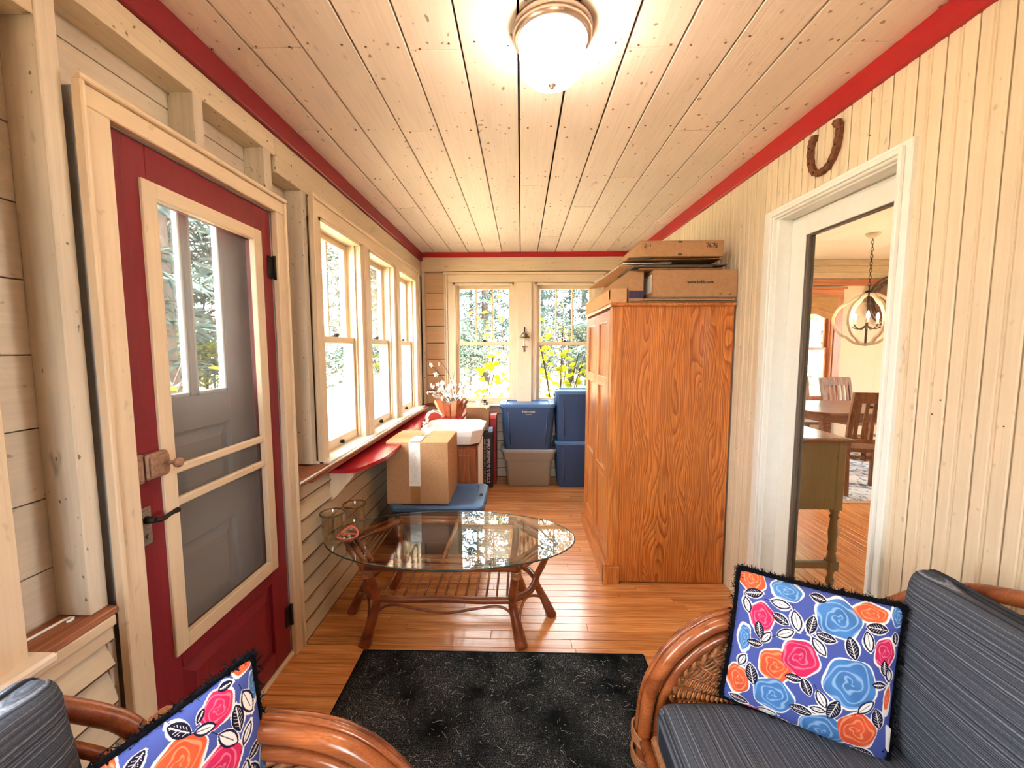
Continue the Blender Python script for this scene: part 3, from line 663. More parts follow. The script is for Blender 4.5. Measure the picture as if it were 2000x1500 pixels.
# ---------------------------------------------------------------- boxes on the wardrobe
def text(body, size, loc, rot, mat, parent, name='lettering', align='CENTER', sx=1.0):
    cu = bpy.data.curves.new(name, 'FONT'); cu.body = body; cu.size = size; cu.extrude = .0003; cu.align_x = align; cu.align_y = 'CENTER'; cu.materials.append(mat); cu.offset = size * .03
    tmp = bpy.data.objects.new(name, cu); me = bpy.data.meshes.new_from_object(tmp); bpy.data.objects.remove(tmp)
    o = link(name, me, parent); o['kind'] = 'stuff'; M = wmat(parent).inverted() @ (Matrix.Translation(loc) @ rot.to_4x4()); o.matrix_basis = M @ Matrix.Diagonal((sx, 1, 1, 1)); return o
FRONT = Matrix.Rotation(PI / 2, 3, 'X')        # text facing -Y
def carton(name, label, x0, x1, y0, y1, z0, z1, mat=m_card, group=None, rot=0.0, tilt=0.0, flaps=True):
    c = thing(name, label, 'box', ((x0 + x1) / 2, (y0 + y1) / 2, z0), rot, group)
    c.matrix_basis = Matrix.Translation(((x0 + x1) / 2, (y0 + y1) / 2, z0)) @ Matrix.Rotation(rot, 4, 'Z') @ Matrix.Rotation(tilt, 4, 'X')
    hx, hy, h = (x1 - x0) / 2, (y1 - y0) / 2, z1 - z0
    box('body', mat, -hx, hx, -hy, hy, 0, h - .004, .002, c, False)
    if flaps:
        box('flap', mat, -hx, hx, -hy, -.0015, h - .004, h, .001, c, False); box('flap', mat, -hx, hx, .0015, hy, h - .004, h, .001, c, False)
    return c
Z0 = AZ
sh = thing('cardboard_sheet', 'dark edged flattened cardboard sheets lying on the wardrobe top', 'cardboard', (.88, 2.6, Z0))
for i, (x0, x1, y0, y1, z, mt) in enumerate(((.60, 1.19, 2.335, 3.0, 0, m_card3), (.68, 1.185, 2.325, 2.95, .010, m_card), (.72, 1.19, 2.33, 2.9, .019, m_card3), (.63, .80, 2.35, 2.9, .0105, m_paper))):
    if i == 3: continue
    box('sheet', mt, x0, x1, y0, y1, Z0 + z + .001, Z0 + z + .009, .002, sh)
lb = carton('flat_box', 'long light brown box at the left front edge of the wardrobe top', .505, .598, 2.37, 3.24, Z0 + .001, Z0 + .085, m_card2, 'boxes on the wardrobe')
box('tape_label', m_paper, -.0465, -.0462, -.43, -.395, .02, .075, 0, lb, False)
mbx = carton('flat_box', 'narrow brown box lying above the light brown box', .615, .70, 2.40, 3.20, Z0 + .0105, Z0 + .185, m_card, 'boxes on the wardrobe')
box('tape', plain('purple tape', S(60, 46, 84), .4), -.040, .040, -.4015, -.4005, .02, .062, 0, mbx, False)
kb = carton('shipping_box', 'wide brown shipping box printed with a black web address', .738, 1.205, 2.352, 2.80, Z0 + .030, Z0 + .182, m_card, 'boxes on the wardrobe')
text('www.kohls.com', .0225, (1.0, 2.3512, Z0 + .113), FRONT, m_ink, kb)
box('shipping_label', m_paper, -.2345, -.2338, -.20, -.05, .03, .13, 0, kb, False)
for i, x in enumerate((.135, .19)): MB().tube(spline([(x, -.2252, .018), (x + .008, -.2252, .016), (x + .012, -.2252, .024)], 4), .0012, 5).build('print_mark', m_ink, kb, False)
# loose envelopes and paper
ev = thing('envelope_pile', 'fanned pile of large envelopes and folded paper between the boxes', 'envelopes', (.85, 2.7, Z0 + .184))
es = [(.66, 1.13, 2.36, 2.72, .000, m_card, 0), (.62, 1.06, 2.34, 2.70, .009, m_card3, .03), (.66, 1.15, 2.355, 2.75, .017, plain('dark olive paper', S(70, 62, 46), .7), -.05)]
for x0, x1, y0, y1, z, mt, r in es:
    M = Matrix.Translation(((x0 + x1) / 2, (y0 + y1) / 2, Z0 + .186 + z)) @ Matrix.Rotation(r, 4, 'Z'); hx, hy = (x1 - x0) / 2, (y1 - y0) / 2
    link('envelope', MB().box(-hx, hx, -hy, hy, 0, .007, .002).mesh('envelope', mt, wmat(ev).inverted() @ M), ev)
def sheetmesh(pts, nm, mt, t=.003):
    top = [Vector(p) for p in pts]; bot = [p - Vector((0, 0, t)) for p in top]
    return MB().loft([bot, top]).build(nm, mt, ev)
sheetmesh([(.555, 2.36, Z0 + .205), (.78, 2.37, Z0 + .212), (.80, 3.10, Z0 + .222), (.50, 3.15, Z0 + .19)], 'envelope', m_card2)
sheetmesh([(.58, 2.40, Z0 + .228), (.84, 2.36, Z0 + .222), (.86, 3.0, Z0 + .23), (.53, 3.05, Z0 + .222)], 'envelope', m_paper)
tb = carton('shoe_box', 'topmost brown box with handwritten numbers on its end', .662, 1.118, 2.345, 2.76, Z0 + .252, Z0 + .338, m_card, 'boxes on the wardrobe')
def stroke(lines, ox, oz, sc_, parent, y=-.2085):
    mb = MB()
    for ln in lines: mb.tube(spline([(ox + a * sc_, y, oz + b * sc_) for a, b in ln], 5), .0018, 5)
    return mb.build('handwriting', m_ink, parent, False)
stroke([[(0, .8), (.3, 1), (.5, .75), (.25, .4), (0, .1), (.55, .12)], [(.75, .5), (1.05, .52)], [(1.35, .95), (1.35, .3)]], -.208, .045, .024, tb)
stroke([[(0, .9), (.6, 1), (.25, .1)], [(.95, 1), (.75, .4), (1.0, .1), (1.2, .35), (.85, .5)], [(1.35, .9), (1.9, 1), (1.55, .15)], [(2.5, .85), (2.05, .85), (2.0, .55), (2.4, .5), (2.4, .15), (2.0, .1)]], .13, .046, .025, tb)
for z in (.074, .006): box('staple_tab', plain('dark green tab', S(60, 66, 44), .5), -.022, .0, -.2088, -.207, z, z + .010, 0, tb, False)
sheetmesh([(.60, 2.355, Z0 + .25), (.74, 2.352, Z0 + .250), (.84, 3.0, Z0 + .25), (.59, 3.1, Z0 + .246)], 'folded_card', m_card3)
sheetmesh([(.585, 2.40, Z0 + .246), (1.12, 2.36, Z0 + .245), (1.13, 2.9, Z0 + .246), (.59, 3.0, Z0 + .242)], 'folded_card', m_card)

# ---------------------------------------------------------------- coffee table
TX, TY = -.366, 2.044
ct = thing('coffee_table', 'oval glass top coffee table on a bent rattan base', 'coffee table', (TX, TY, 0))
def ring(a, b, z, n=72): return [(a * math.cos(2 * PI * k / n), b * math.sin(2 * PI * k / n), z) for k in range(n)]
MB().loft([ring(.640, .326, .4215), ring(.643, .329, .4235), ring(.643, .329, .4285), ring(.640, .326, .4305)]).build('glass_top', m_tglass, ct, False)
MB().tube(ring(.6425, .3285, .426), .0032, 6, True).build('glass_edge', m_gedge, ct, False)
feet = [(.37, -.235), (.53, 0), (.37, .235), (-.37, .235), (-.53, 0), (-.37, -.235)]
jnt = [(.325, -.185), (.445, 0), (.325, .185), (-.325, .185), (-.445, 0), (-.325, -.185)]
tops = [(.345, -.245), (.525, 0), (.345, .245), (-.345, .245), (-.525, 0), (-.345, -.245)]
for f, j, t in zip(feet, jnt, tops):
    p = spline([(*f, 0), (f[0] * .55 + j[0] * .45, f[1] * .55 + j[1] * .45, .085), (*j, .19), (j[0] * .6 + t[0] * .4, j[1] * .6 + t[1] * .4, .275), (t[0], t[1], .385)], 5)
    w = 1.0 if f[1] else .85
    MB().tube(p, [(.031 - .011 * min(1, i / 9)) * w for i in range(len(p))], 10).build('leg', m_rattan, ct, False)
hexr = [(*jnt[i], .20) for i in range(6)]
for i in range(6):
    a, b = Vector(hexr[i]), Vector(hexr[(i + 1) % 6])
    mid = (a + b) / 2 + Vector((0, 0, .003)); 
    if i in (2, 5): p = spline([a, a.lerp(b, .25) + Vector((0, 0, -.003)), mid, a.lerp(b, .75) + Vector((0, 0, -.003)), b], 5)
    else: p = spline([a, mid + Vector((mid.x * .06, mid.y * .06, -.012)), b], 6)
    MB().tube(p, .0165, 10).build('shelf_rail', m_rattan, ct, False)
for i in range(13):
    x = -.30 + .6 * i / 12
    MB().tube([(x, -.185, .206), (x, 0, .207), (x, .185, .206)], [.0052, .006, .0052], 8).build('shelf_slat', m_rattan, ct, False)
for s in (-1, 1):
    p = spline([(-.352, s * .215, .085), (-.31, s * .195, .150), (-.25, s * .19, .172), (-.15, s * .19, .158), (0, s * .19, .135), (.15, s * .19, .158), (.25, s * .19, .172), (.31, s * .195, .150), (.352, s * .215, .085)], 6)
    MB().tube(p, .0065, 8).build('brace', m_rattan, ct, False)
for s in (-1, 1):
    for q in (-1, 1):
        p = spline([(s * .362, q * .215, .095), (s * .365, q * .185, .15), (s * .40, q * .12, .178), (s * .47, q * .04, .13)], 6); MB().tube(p, .0065, 8).build('brace', m_rattan, ct, False)
tr_ = [(*t, .398) for t in tops]
for i in range(6):
    a, b = Vector(tr_[i]), Vector(tr_[(i + 1) % 6])
    for k, (off, dz) in enumerate(((0, 0), (.027, .006), (-.027, .006))):
        d = ((a + b) / 2); d.z = 0; d = d.normalized() * off if d.length > 1e-6 else Vector((0, off, 0))
        MB().tube([a + d + Vector((0, 0, dz)), (a + b) / 2 + d * 1.2 + Vector((0, 0, dz)), b + d + Vector((0, 0, dz))], .0125, 8).build('top_rail', m_rattan, ct, False)
MB().tube([(0, -.24, .402), (0, .24, .402)], .013, 8).build('top_crossbar', m_rattan, ct, False)
wv = MB()
for s in (-1, 1):
    for k in range(7): wv.tube([(s * (.36 + .022 * k), -(.19 - .026 * k), .395), (s * (.36 + .022 * k), .19 - .026 * k, .395)], .006, 6)
tag(wv.build('woven_end', m_wicker, ct, False), kind='stuff')
for i, t in enumerate(tops):
    wr_ = MB()
    for k in range(5): wr_.tube(ring(.02, .02, 0, 12), .004, 5, True)
    mbw = MB()
    for k in range(5): mbw.tube([(t[0] + .021 * math.cos(a), t[1] + .021 * math.sin(a), .350 + .007 * k) for a in np.linspace(0, 2 * PI, 13)[:-1]], .004, 5, True)
    mbw.build('binding', m_wicker, ct, False)

# glass cylinders and dish on the table
GZ = .4306
def vase(name, label, x, y, r, h):
    t = thing(name, label, 'vase', (x, y, GZ), group='glass cylinders on the coffee table')
    MB().lathe([(0, .001), (r * .80, .001), (r * .84, .006), (r * .86, .02), (r * .87, h * .55), (r * .86, h * .8), (r * .93, h - .014), (r, h - .006), (r * 1.0, h), (r * .95, h), (r * .88, h - .012), (r * .82, h * .8), (r * .83, h * .5), (r * .82, .02), (r * .78, .008), (0, .006)], (0, 0, 0), 36).build('glass_body', m_jar, t, False)
    MB().tube(ring(r * .98, r * .98, h - .004, 36), .0045, 8, True).build('rolled_rim', glass('amber rim glass', (.72, .60, .48)), t, False)
vase('glass_cylinder', 'clear glass cylinder vase nearest the wall on the coffee table', -.955, 1.985, .058, .145)
vase('glass_cylinder', 'clear glass cylinder vase behind the pink beaded dish', -.878, 2.075, .058, .155)
gd = thing('glass_dish', 'shallow clear glass dish holding coral pink beads', 'dish', (-.872, 1.975, GZ))
MB().lathe([(0, .001), (.034, .001), (.046, .012), (.054, .030), (.056, .032), (.052, .030), (.043, .014), (.032, .005), (0, .004)], (0, 0, 0), 32).build('bowl', m_jar, gd, False)
m_coral = plain('coral pink beads', S(236, 120, 104), .35, var=.1)
bs = tag(link('bead_string', MB().tube(spline([(-.922, 1.962, GZ + .030), (-.90, 1.99, GZ + .045), (-.868, 2.003, GZ + .062), (-.835, 1.995, GZ + .048), (-.824, 1.972, GZ + .028), (-.845, 1.95, GZ + .021), (-.875, 1.942, GZ + .019), (-.905, 1.95, GZ + .023)], 6, True), .0052, 8, True).tube(ring(.04, .04, 0, 24) and [(-.872 + .040 * math.cos(a), 1.975 + .040 * math.sin(a), GZ + .018) for a in np.linspace(0, 2 * PI, 25)[:-1]], .005, 8, True).mesh('bead_string', m_coral)), 'coral pink looped bead string in the glass dish', 'beads')
st = thing('glass_stones', 'white and green glass pebbles in the little dish', 'pebbles', (-.872, 1.975, GZ + .006))
for i in range(7):
    a = i * 2.4; r = .008 + .003 * i
    V, F = softbox(.007, .006, .005, .005, 4); link('pebble', MB().add([(v[0] + r * math.cos(a), v[1] + r * math.sin(a), v[2] + .007) for v in V], F, True).mesh('pebble', (m_white, plain('green leaf glass', S(70, 110, 40), .3))[i % 2]), st)

# ---------------------------------------------------------------- storage totes
def tote(name, label, x, y, z, wt, dt_, wb_, db, h, mb_, ml, group='stacked storage totes', rib=False, brand=None):
    t = thing(name, label, 'storage bin', (x, y, z), group=group); r = .05
    hw = lambda f: (wb_ + (wt - wb_) * f) / 2; hd = lambda f: (db + (dt_ - db) * f) / 2
    if rib:
        secs = [(0.0, .96), (.02, 1.0), (.70, 1.0), (.705, 1.06), (.90, 1.12), (.93, 1.12)]
        rings = [rrect(wb_ / 2 * k * (1 + .10 * f), db / 2 * k * (1 + .04 * f), r * .8, h * f + .0005) for f, k in secs]
    else:
        rings = [rrect(hw(0) * .96, hd(0) * .96, r * .7, .0005), rrect(hw(.02), hd(.02), r * .8, h * .02)] + [rrect(hw(f), hd(f), r, h * f) for f in (.3, .6, .9, .93)]
    MB().loft(rings, True, True, False).build('body', mb_, t, False)
    hw1, hd1 = wt / 2, dt_ / 2
    if not rib:
        for s in (-1, 1): MB().tube([(s * hw(.15) * .72, -hd(.15) - .001, h * .12), (s * hw(.8) * .74, -hd(.8) - .001, h * .82)], .006, 6).build('side_rib', mb_, t, False)
    L = [rrect(hw1 * .99, hd1 * .99, r, h * .92), rrect(hw1 * 1.02, hd1 * 1.02, r * 1.1, h * .925), rrect(hw1 * 1.03, hd1 * 1.03, r * 1.1, h * .925 + .024), rrect(hw1 * 1.0, hd1 * 1.0, r, h * .925 + .032),
         rrect(hw1 * .80, hd1 * .90, r * .7, h * .925 + .032), rrect(hw1 * .785, hd1 * .875, r * .7, h * .925 + .020)]
    lid = MB().loft(L, True, True).build('lid', ml, t, False)
    for s in (-1, 1):
        V, F = softbox(.012, .020, .004, .0038, 4); MB().add([(v[0] + s * hw1 * .905, v[1] - 0, v[2] + h * .925 + .0315) for v in V], F, True).build('handle_hole', m_hole, lid, False)
        MB().box(s * hw1 * .99 - .012, s * hw1 * .99 + .012, -.05, .05, h * .86, h * .925, .004).build('handle', mb_, t, False)
    if brand:
        text(brand, .026, wmat(t) @ Vector((.005, -hd(.84) - .0012, h * .83)), FRONT, m_pencil, t); text('Roughneck', .013, wmat(t) @ Vector((.005, -hd(.79) - .0012, h * .775)), FRONT, m_pencil, t)
    t['top'] = h * .925 + .032; return t
# grey below, blue above
g1 = tote('storage_tote', 'taupe plastic tote on the floor under the blue branded tote', .078, 4.20, 0, .56, .32, .44, .28, .385, m_greybin, m_greylid, rib=True)
b1 = tote('storage_tote', 'blue tote stacked on the taupe tote below the back window', .068, 4.19, g1['top'] - .011, .545, .345, .47, .30, .475, m_bluebin, m_bluelid, brand='Rubbermaid')
b2 = tote('storage_tote', 'navy blue tote on the floor behind the wardrobe', .625, 4.195, 0, .56, .335, .50, .30, .475, m_bluebin, m_bluelid)
b3 = tote('storage_tote', 'upper navy blue tote stacked beside the wardrobe', .615, 4.195, b2['top'] - .011, .55, .335, .50, .30, .525, m_bluebin, m_bluelid)
b4 = tote('storage_tote', 'long blue tote under the taped cardboard box', -.565, 2.86, 0, .62, .48, .54, .40, .345, m_bluebin, m_bluelid, group='low tote')

# taped cardboard box on the tote
T0 = b4['top']
cx = thing('cardboard_box', 'brown cardboard box with white paper strip standing on the low blue tote', 'box', (-.695, 2.865, T0 - .0005), .0)
bw, bd, bh = .208, .195, .425
box('body', m_card, -bw, bw, -bd, bd, 0, bh - .004, .002, cx, False)
box('flap', m_card2, -bw, bw, -bd, -.006, bh - .004, bh, .001, cx, False); box('flap', m_card2, -bw, bw, -.002, bd, bh - .004, bh, .001, cx, False)
box('flap', m_card2, -bw - .001, -.01, -bd + .03, .10, bh + .0005, bh + .004, .001, cx, False)
pl = box('paper_strip', m_paper, -.055, .022, -bd - .0015, -bd - .0004, .125, bh - .002, 0, cx, False)
box('paper_strip', m_paper, -.055, .022, -bd, -.02, bh + .0042, bh + .005, 0, cx, False); box('paper_strip', m_paper, -.035, .03, .04, bd, bh + .0012, bh + .002, 0, cx, False)
box('tape', m_tape, -.045, .018, -bd - .0009, -bd - .0002, .0, .14, 0, cx, False)
pk = MB()
for i in range(16):
    z = .15 + i * .016; w_ = random.uniform(.010, .024); pk.tube(spline([(-.016 - w_, -bd - .002, z), (-.016 - w_ * .3, -bd - .002, z + .008), (-.016 + w_ * .4, -bd - .002, z - .003), (-.016 + w_, -bd - .002, z + .006)], 3), .0009, 4)
tag(pk.build('faint_marks', m_pencil, cx, False), kind='stuff')

# ---------------------------------------------------------------- red counter, brackets, sink, faucet
rc = thing('counter_shelf', 'glossy red counter shelf with rounded end under the left windows', 'counter', (-.95, 3.0, .74))
out = [(-1.036, 2.10), (-.93, 2.10), (-.885, 2.12), (-.85, 2.18), (-.80, 2.36), (-.80, 3.64), (-.545, 3.68), (-.545, 4.09), (-1.036, 4.09)]
sp = out[:1] + [tuple(p[:2]) for p in spline([(a, b, 0) for a, b in out[1:5]], 5)] + out[5:]
MB().loft([[(a, b, .738) for a, b in sp], [(a, b, .757) for a, b in sp], [(a * .998 - .0016, b, .760) for a, b in sp]]).build('top', m_redtop, rc)
for yb in (2.13, 3.0, 3.9):
    bk = MB().prism([(-1.03, .737), (-1.03, .585), (-1.012, .585), (-.90, .715), (-.90, .737)], 'y', yb, yb + .028)
    bk.v = [(v[0], v[1], v[2]) for v in bk.v]; bk.build('bracket', m_cas_z, rc)
sk = thing('wash_basin', 'white porcelain wash basin with cut corners beside the cardboard box', 'sink', (-.56, 3.40, .64))
def octo(hw, hd, c, z): return [(hw - c, -hd, z), (hw, -hd + c, z), (hw, hd - c, z), (hw - c, hd, z), (-hw + c, hd, z), (-hw, hd - c, z), (-hw, -hd + c, z), (-hw + c, -hd, z)]
MB().loft([octo(.16, .16, .05, -.02), octo(.225, .225, .07, 0), octo(.25, .25, .08, .07), octo(.258, .258, .08, .112), octo(.252, .252, .078, .120), octo(.212, .205, .07, .120), octo(.20, .19, .065, .10), octo(.165, .155, .06, .02), octo(.10, .10, .04, .008)]).build('bowl', m_porcelain, sk, False)
MB().lathe([(0, .010), (.02, .010), (.022, .0085)], (0, 0, 0), 16).build('drain', m_chrome, sk, False)
fc = thing('faucet', 'chrome gooseneck faucet at the back of the basin', 'faucet', (-.795, 3.36, .760))
MB().lathe([(0, 0), (.028, 0), (.026, .012), (.016, .02), (.014, .03)], (0, 0, 0), 16).build('base', m_chrome, fc, False)
MB().tube(spline([(0, 0, .02), (.005, 0, .06), (.035, 0, .105), (.085, 0, .118), (.13, 0, .095), (.142, 0, .07)], 6), [.013] * 12 + [.011] * 19, 10).build('spout', m_chrome, fc, False)
for s in (-1, 1): MB().lathe([(0, 0), (.014, 0), (.012, .02), (.006, .026), (.012, .034), (.010, .042), (0, .044)], (-.0, s * .07, 0), 12).build('tap', m_chrome, fc, False)
vc = thing('vanity_cabinet', 'reddish wooden cabinet carrying the white basin', 'cabinet', (-.56, 3.40, 0))
m_van = wood('vanity wood', S(120, 62, 34), S(176, 100, 56), 'z', 1, .4, .1, .05, .4)
box('body', m_van, -.22, .215, -.20, .20, .0, .62, .003, vc, False)
for x0, x1 in ((-.20, -.005), (.005, .20)):
    d = box('door_front', m_van, x0, x1, -.214, -.201, .06, .60, .003, vc, False); box('field', m_van, x0 + .04, x1 - .04, -.219, -.213, .11, .55, .004, d, False)
box('side_panel', m_paper, .216, .221, -.19, .19, .02, .615, .001, vc, False)

# ---------------------------------------------------------------- flowers in a paper bag
fb = thing('flower_arrangement', 'white blossom branches in a copper paper wrapped pot', 'flowers', (-.665, 3.87, .7605))
MB().lathe([(0, 0), (.075, 0), (.085, .06), (.10, .118), (.096, .118), (.08, .06), (0, .05)], (0, 0, 0), 20).build('pot', plain('terracotta', S(170, 92, 56), .7), fb, False)
for k in range(13):
    a = 2 * PI * k / 13; a2 = a + .42
    p = [(.10 * math.cos(a), .10 * math.sin(a), .002), (.10 * math.cos(a2), .10 * math.sin(a2), .002), (.165 * math.cos(a2 - .08), .150 * math.sin(a2 - .08), .145 + .02 * (k % 3)), (.165 * math.cos(a), .15 * math.sin(a), .125 + .025 * ((k + 1) % 2))]
    q = [(x * .985, y_ * .985, z) for x, y_, z in p]
    MB().loft([q, p]).build('wrapping_leaf', (m_kraft, m_card2, m_kraft)[k % 3], fb, False)
m_twig = plain('dark twig', S(70, 48, 46), .8); m_petal = plain('white petal', S(240, 238, 230), .6, var=.04)
fl = MB()
for k in range(5):
    a = 2 * PI * k / 5; ca, sa = math.cos(a), math.sin(a)
    fl.add([(0, 0, 0), (.010 * ca - .008 * sa, .010 * sa + .008 * ca, .006), (.024 * ca, .024 * sa, .010), (.010 * ca + .008 * sa, .010 * sa - .008 * ca, .006), (.013 * ca, .013 * sa, .002)], [(0, 3, 4), (3, 2, 4), (2, 1, 4), (1, 0, 4)], True)
fl.lathe([(.004, .001), (.003, .007), (0, .008)], (0, 0, 0), 6); fmesh = fl.mesh('blossom', m_petal)
tw = MB(); nodes = []
def branch(p, r=.004, dens=3):
    q = spline(p, 5); tw.tube(q, [r * (1 - .7 * i / len(q)) for i in range(len(q))], 5); nodes.extend(q[i] for i in range(2, len(q), dens))
branch([(0, 0, .10), (-.06, .0, .24), (-.075, -.01, .34), (-.13, 0, .42), (-.20, .01, .48), (-.25, .01, .545)], dens=6)
branch([(0, 0, .10), (.03, 0, .22), (.0, 0, .33), (-.04, 0, .43), (-.09, 0, .50), (-.13, 0, .535)], dens=9)
branch([(0, 0, .1), (-.05, -.02, .2), (-.11, -.02, .27), (-.135, -.02, .31)], .003, 4); branch([(.0, 0, .25), (.02, 0, .36), (.035, 0, .42)], .003, 9)
for a in np.linspace(0, 2 * PI, 16)[:-1]:
    ln = random.uniform(.13, .24); z = random.uniform(.10, .22)
    branch([(0, 0, .08), (ln * .5 * math.cos(a), ln * .35 * math.sin(a), .13 + z * .4), (ln * math.cos(a), ln * .6 * math.sin(a) - .01, .10 + z)], .003, 2)
branch([(.1, 0, .12), (.2, -.02, .14), (.28, -.02, .115), (.36, -.01, .10)], .003, 3)
tw.build('branches', m_twig, fb, False)
for p in nodes[:150]:
    o = link('blossom', fmesh, fb); s_ = random.uniform(.8, 1.5); o.location = (p[0] + random.uniform(-.018, .018), p[1] - abs(random.gauss(0, .012)), p[2] + random.uniform(-.012, .012)); o.rotation_euler = (random.uniform(.2, 2.4), random.uniform(-.7, .7), random.uniform(0, 6)); o.scale = (s_, s_, s_)

# boxes standing in the back corner
bb = carton('carton', 'plain upright brown carton behind the wash basin', -.56, -.328, 4.115, 4.335, 0, .80, m_card, 'corner boxes')
gb = thing('game_box', 'tall black box with white lettering standing beside the taupe tote', 'box', (-.332, 4.06, 0), group='corner boxes')
box('body', plain('black printed card', S(30, 24, 28), .5), -.05, .05, -.045, .05, 0, .565, .002, gb, False)
lt = MB()
for col_ in (-.03, -.008, .014):
    z = .05
    while z < .50:
        h = random.uniform(.008, .022); lt.box(col_ - .004, col_ + .004, -.0462, -.0455, z, z + h); z += h + random.choice((.004, .004, .016))
tag(lt.build('lettering_marks', m_paper, gb, False), kind='stuff')
box('spine_strip', plain('mauve spine', S(150, 110, 110), .6), -.0505, -.046, -.046, .05, 0, .565, 0, gb, False)
rb_ = thing('red_box', 'narrow red upright box leaning behind the black printed box', 'box', (-.285, 4.225, 0), group='corner boxes')
box('body', plain('crimson card', S(150, 24, 36), .5), -.03, .03, -.1, .1, 0, .72, .002, rb_, False); box('top_band', plain('pink card', S(220, 90, 84), .5), -.0305, .0305, -.1008, .1, .685, .7205, 0, rb_, False)
bl = tag(link('blue_booklet', MB().box(-.325, -.283, 4.015, 4.10, .5655, .605, .003).mesh('blue_booklet', plain('pale blue paper', S(150, 180, 226), .6))), 'small pale blue packet on top of the black printed box', 'packet')
# radio-like bar with a thin rod on the back sill
ra = thing('sill_radio', 'small silver bar with a thin slanted rod on the back window sill', 'radio', (-.41, 4.335, .8005))
box('bar', m_chrome, -.055, .055, -.012, .012, 0, .022, .004, ra, False); MB().tube([(-.02, .004, .02), (.10, .004, .26)], .0022, 6).build('rod', m_iron, ra, False)
for s in (-1, 1): box('end_cap', m_iron, s * .045 - .008, s * .045 + .008, -.014, .014, 0, .026, .002, ra, False)

# hook on the near sill
hk = tag(link('wire_hook', MB().tube(spline([(-1.105, .80, .750), (-1.10, .86, .750), (-1.095, .905, .750), (-1.085, .915, .750), (-1.078, .905, .750), (-1.082, .898, .750)], 5), .0035, 8).mesh('wire_hook', m_white)), 'white hooked wire lying on the bare wood sill', 'hook')

# ---------------------------------------------------------------- rug
m_rug = NT('black ribbed rug'); m_rug.bsdf((.01, .01, .012), .95, spec=.1)
_v = m_rug.coord(rand=False); _n = m_rug.noise(_v, 420, 2, .6); _n2 = m_rug.noise(_v, 5, 3)
_c = m_rug.ramp(_n, [(.40, S(17, 18, 21)), (.56, S(66, 66, 68)), (.68, S(180, 178, 174))]); _c = m_rug.mix(m_rug.ramp(_n2, [(.35, (0, 0, 0)), (.62, (.75,) * 3)]), S(12, 16, 17), _c); m_rug.col(_c)
rg = thing('area_rug', 'black ribbed doormat style rug in front of the coffee table', 'rug', (-.09, 1.1, 0))
V = []; yy = .38; ys = []
while yy < 1.765: ys += [(yy, .0045), (yy + .0045, .0085)]; yy += .009
ys.append((1.768, .004))
vs = [(x, y_, z) for (y_, z) in ys for x in (-.722, .555)]; fs = [(2 * i, 2 * i + 1, 2 * i + 3, 2 * i + 2) for i in range(len(ys) - 1)]
MB().add(vs, fs).box(-.722, .555, .38, 1.768, .0005, .004).build('ribbed_pile', m_rug.m, rg)
MB().box(-.728, .561, 1.766, 1.775, .0005, .006, .002).box(-.73, -.721, .38, 1.77, .0005, .006, .002).box(.554, .563, .38, 1.77, .0005, .006, .002).build('edge_binding', m_black, rg)
ln = MB()
for _ in range(900):
    x, y_ = random.uniform(-.68, .53), random.uniform(.95, 1.74); a = random.uniform(0, PI); L = random.choice((.003, .004, .004, .006, .006, .014)); k = random.uniform(-.6, .6)
    ln.tube([(x, y_, .0092), (x + L * math.cos(a), y_ + L * math.sin(a), .0098), (x + L * math.cos(a) + L * math.cos(a + k), y_ + L * math.sin(a) + L * math.sin(a + k), .0092)], .0005, 3, False, False)
tag(ln.build('lint', plain('pale lint', S(190, 186, 176), .9), rg), kind='stuff')

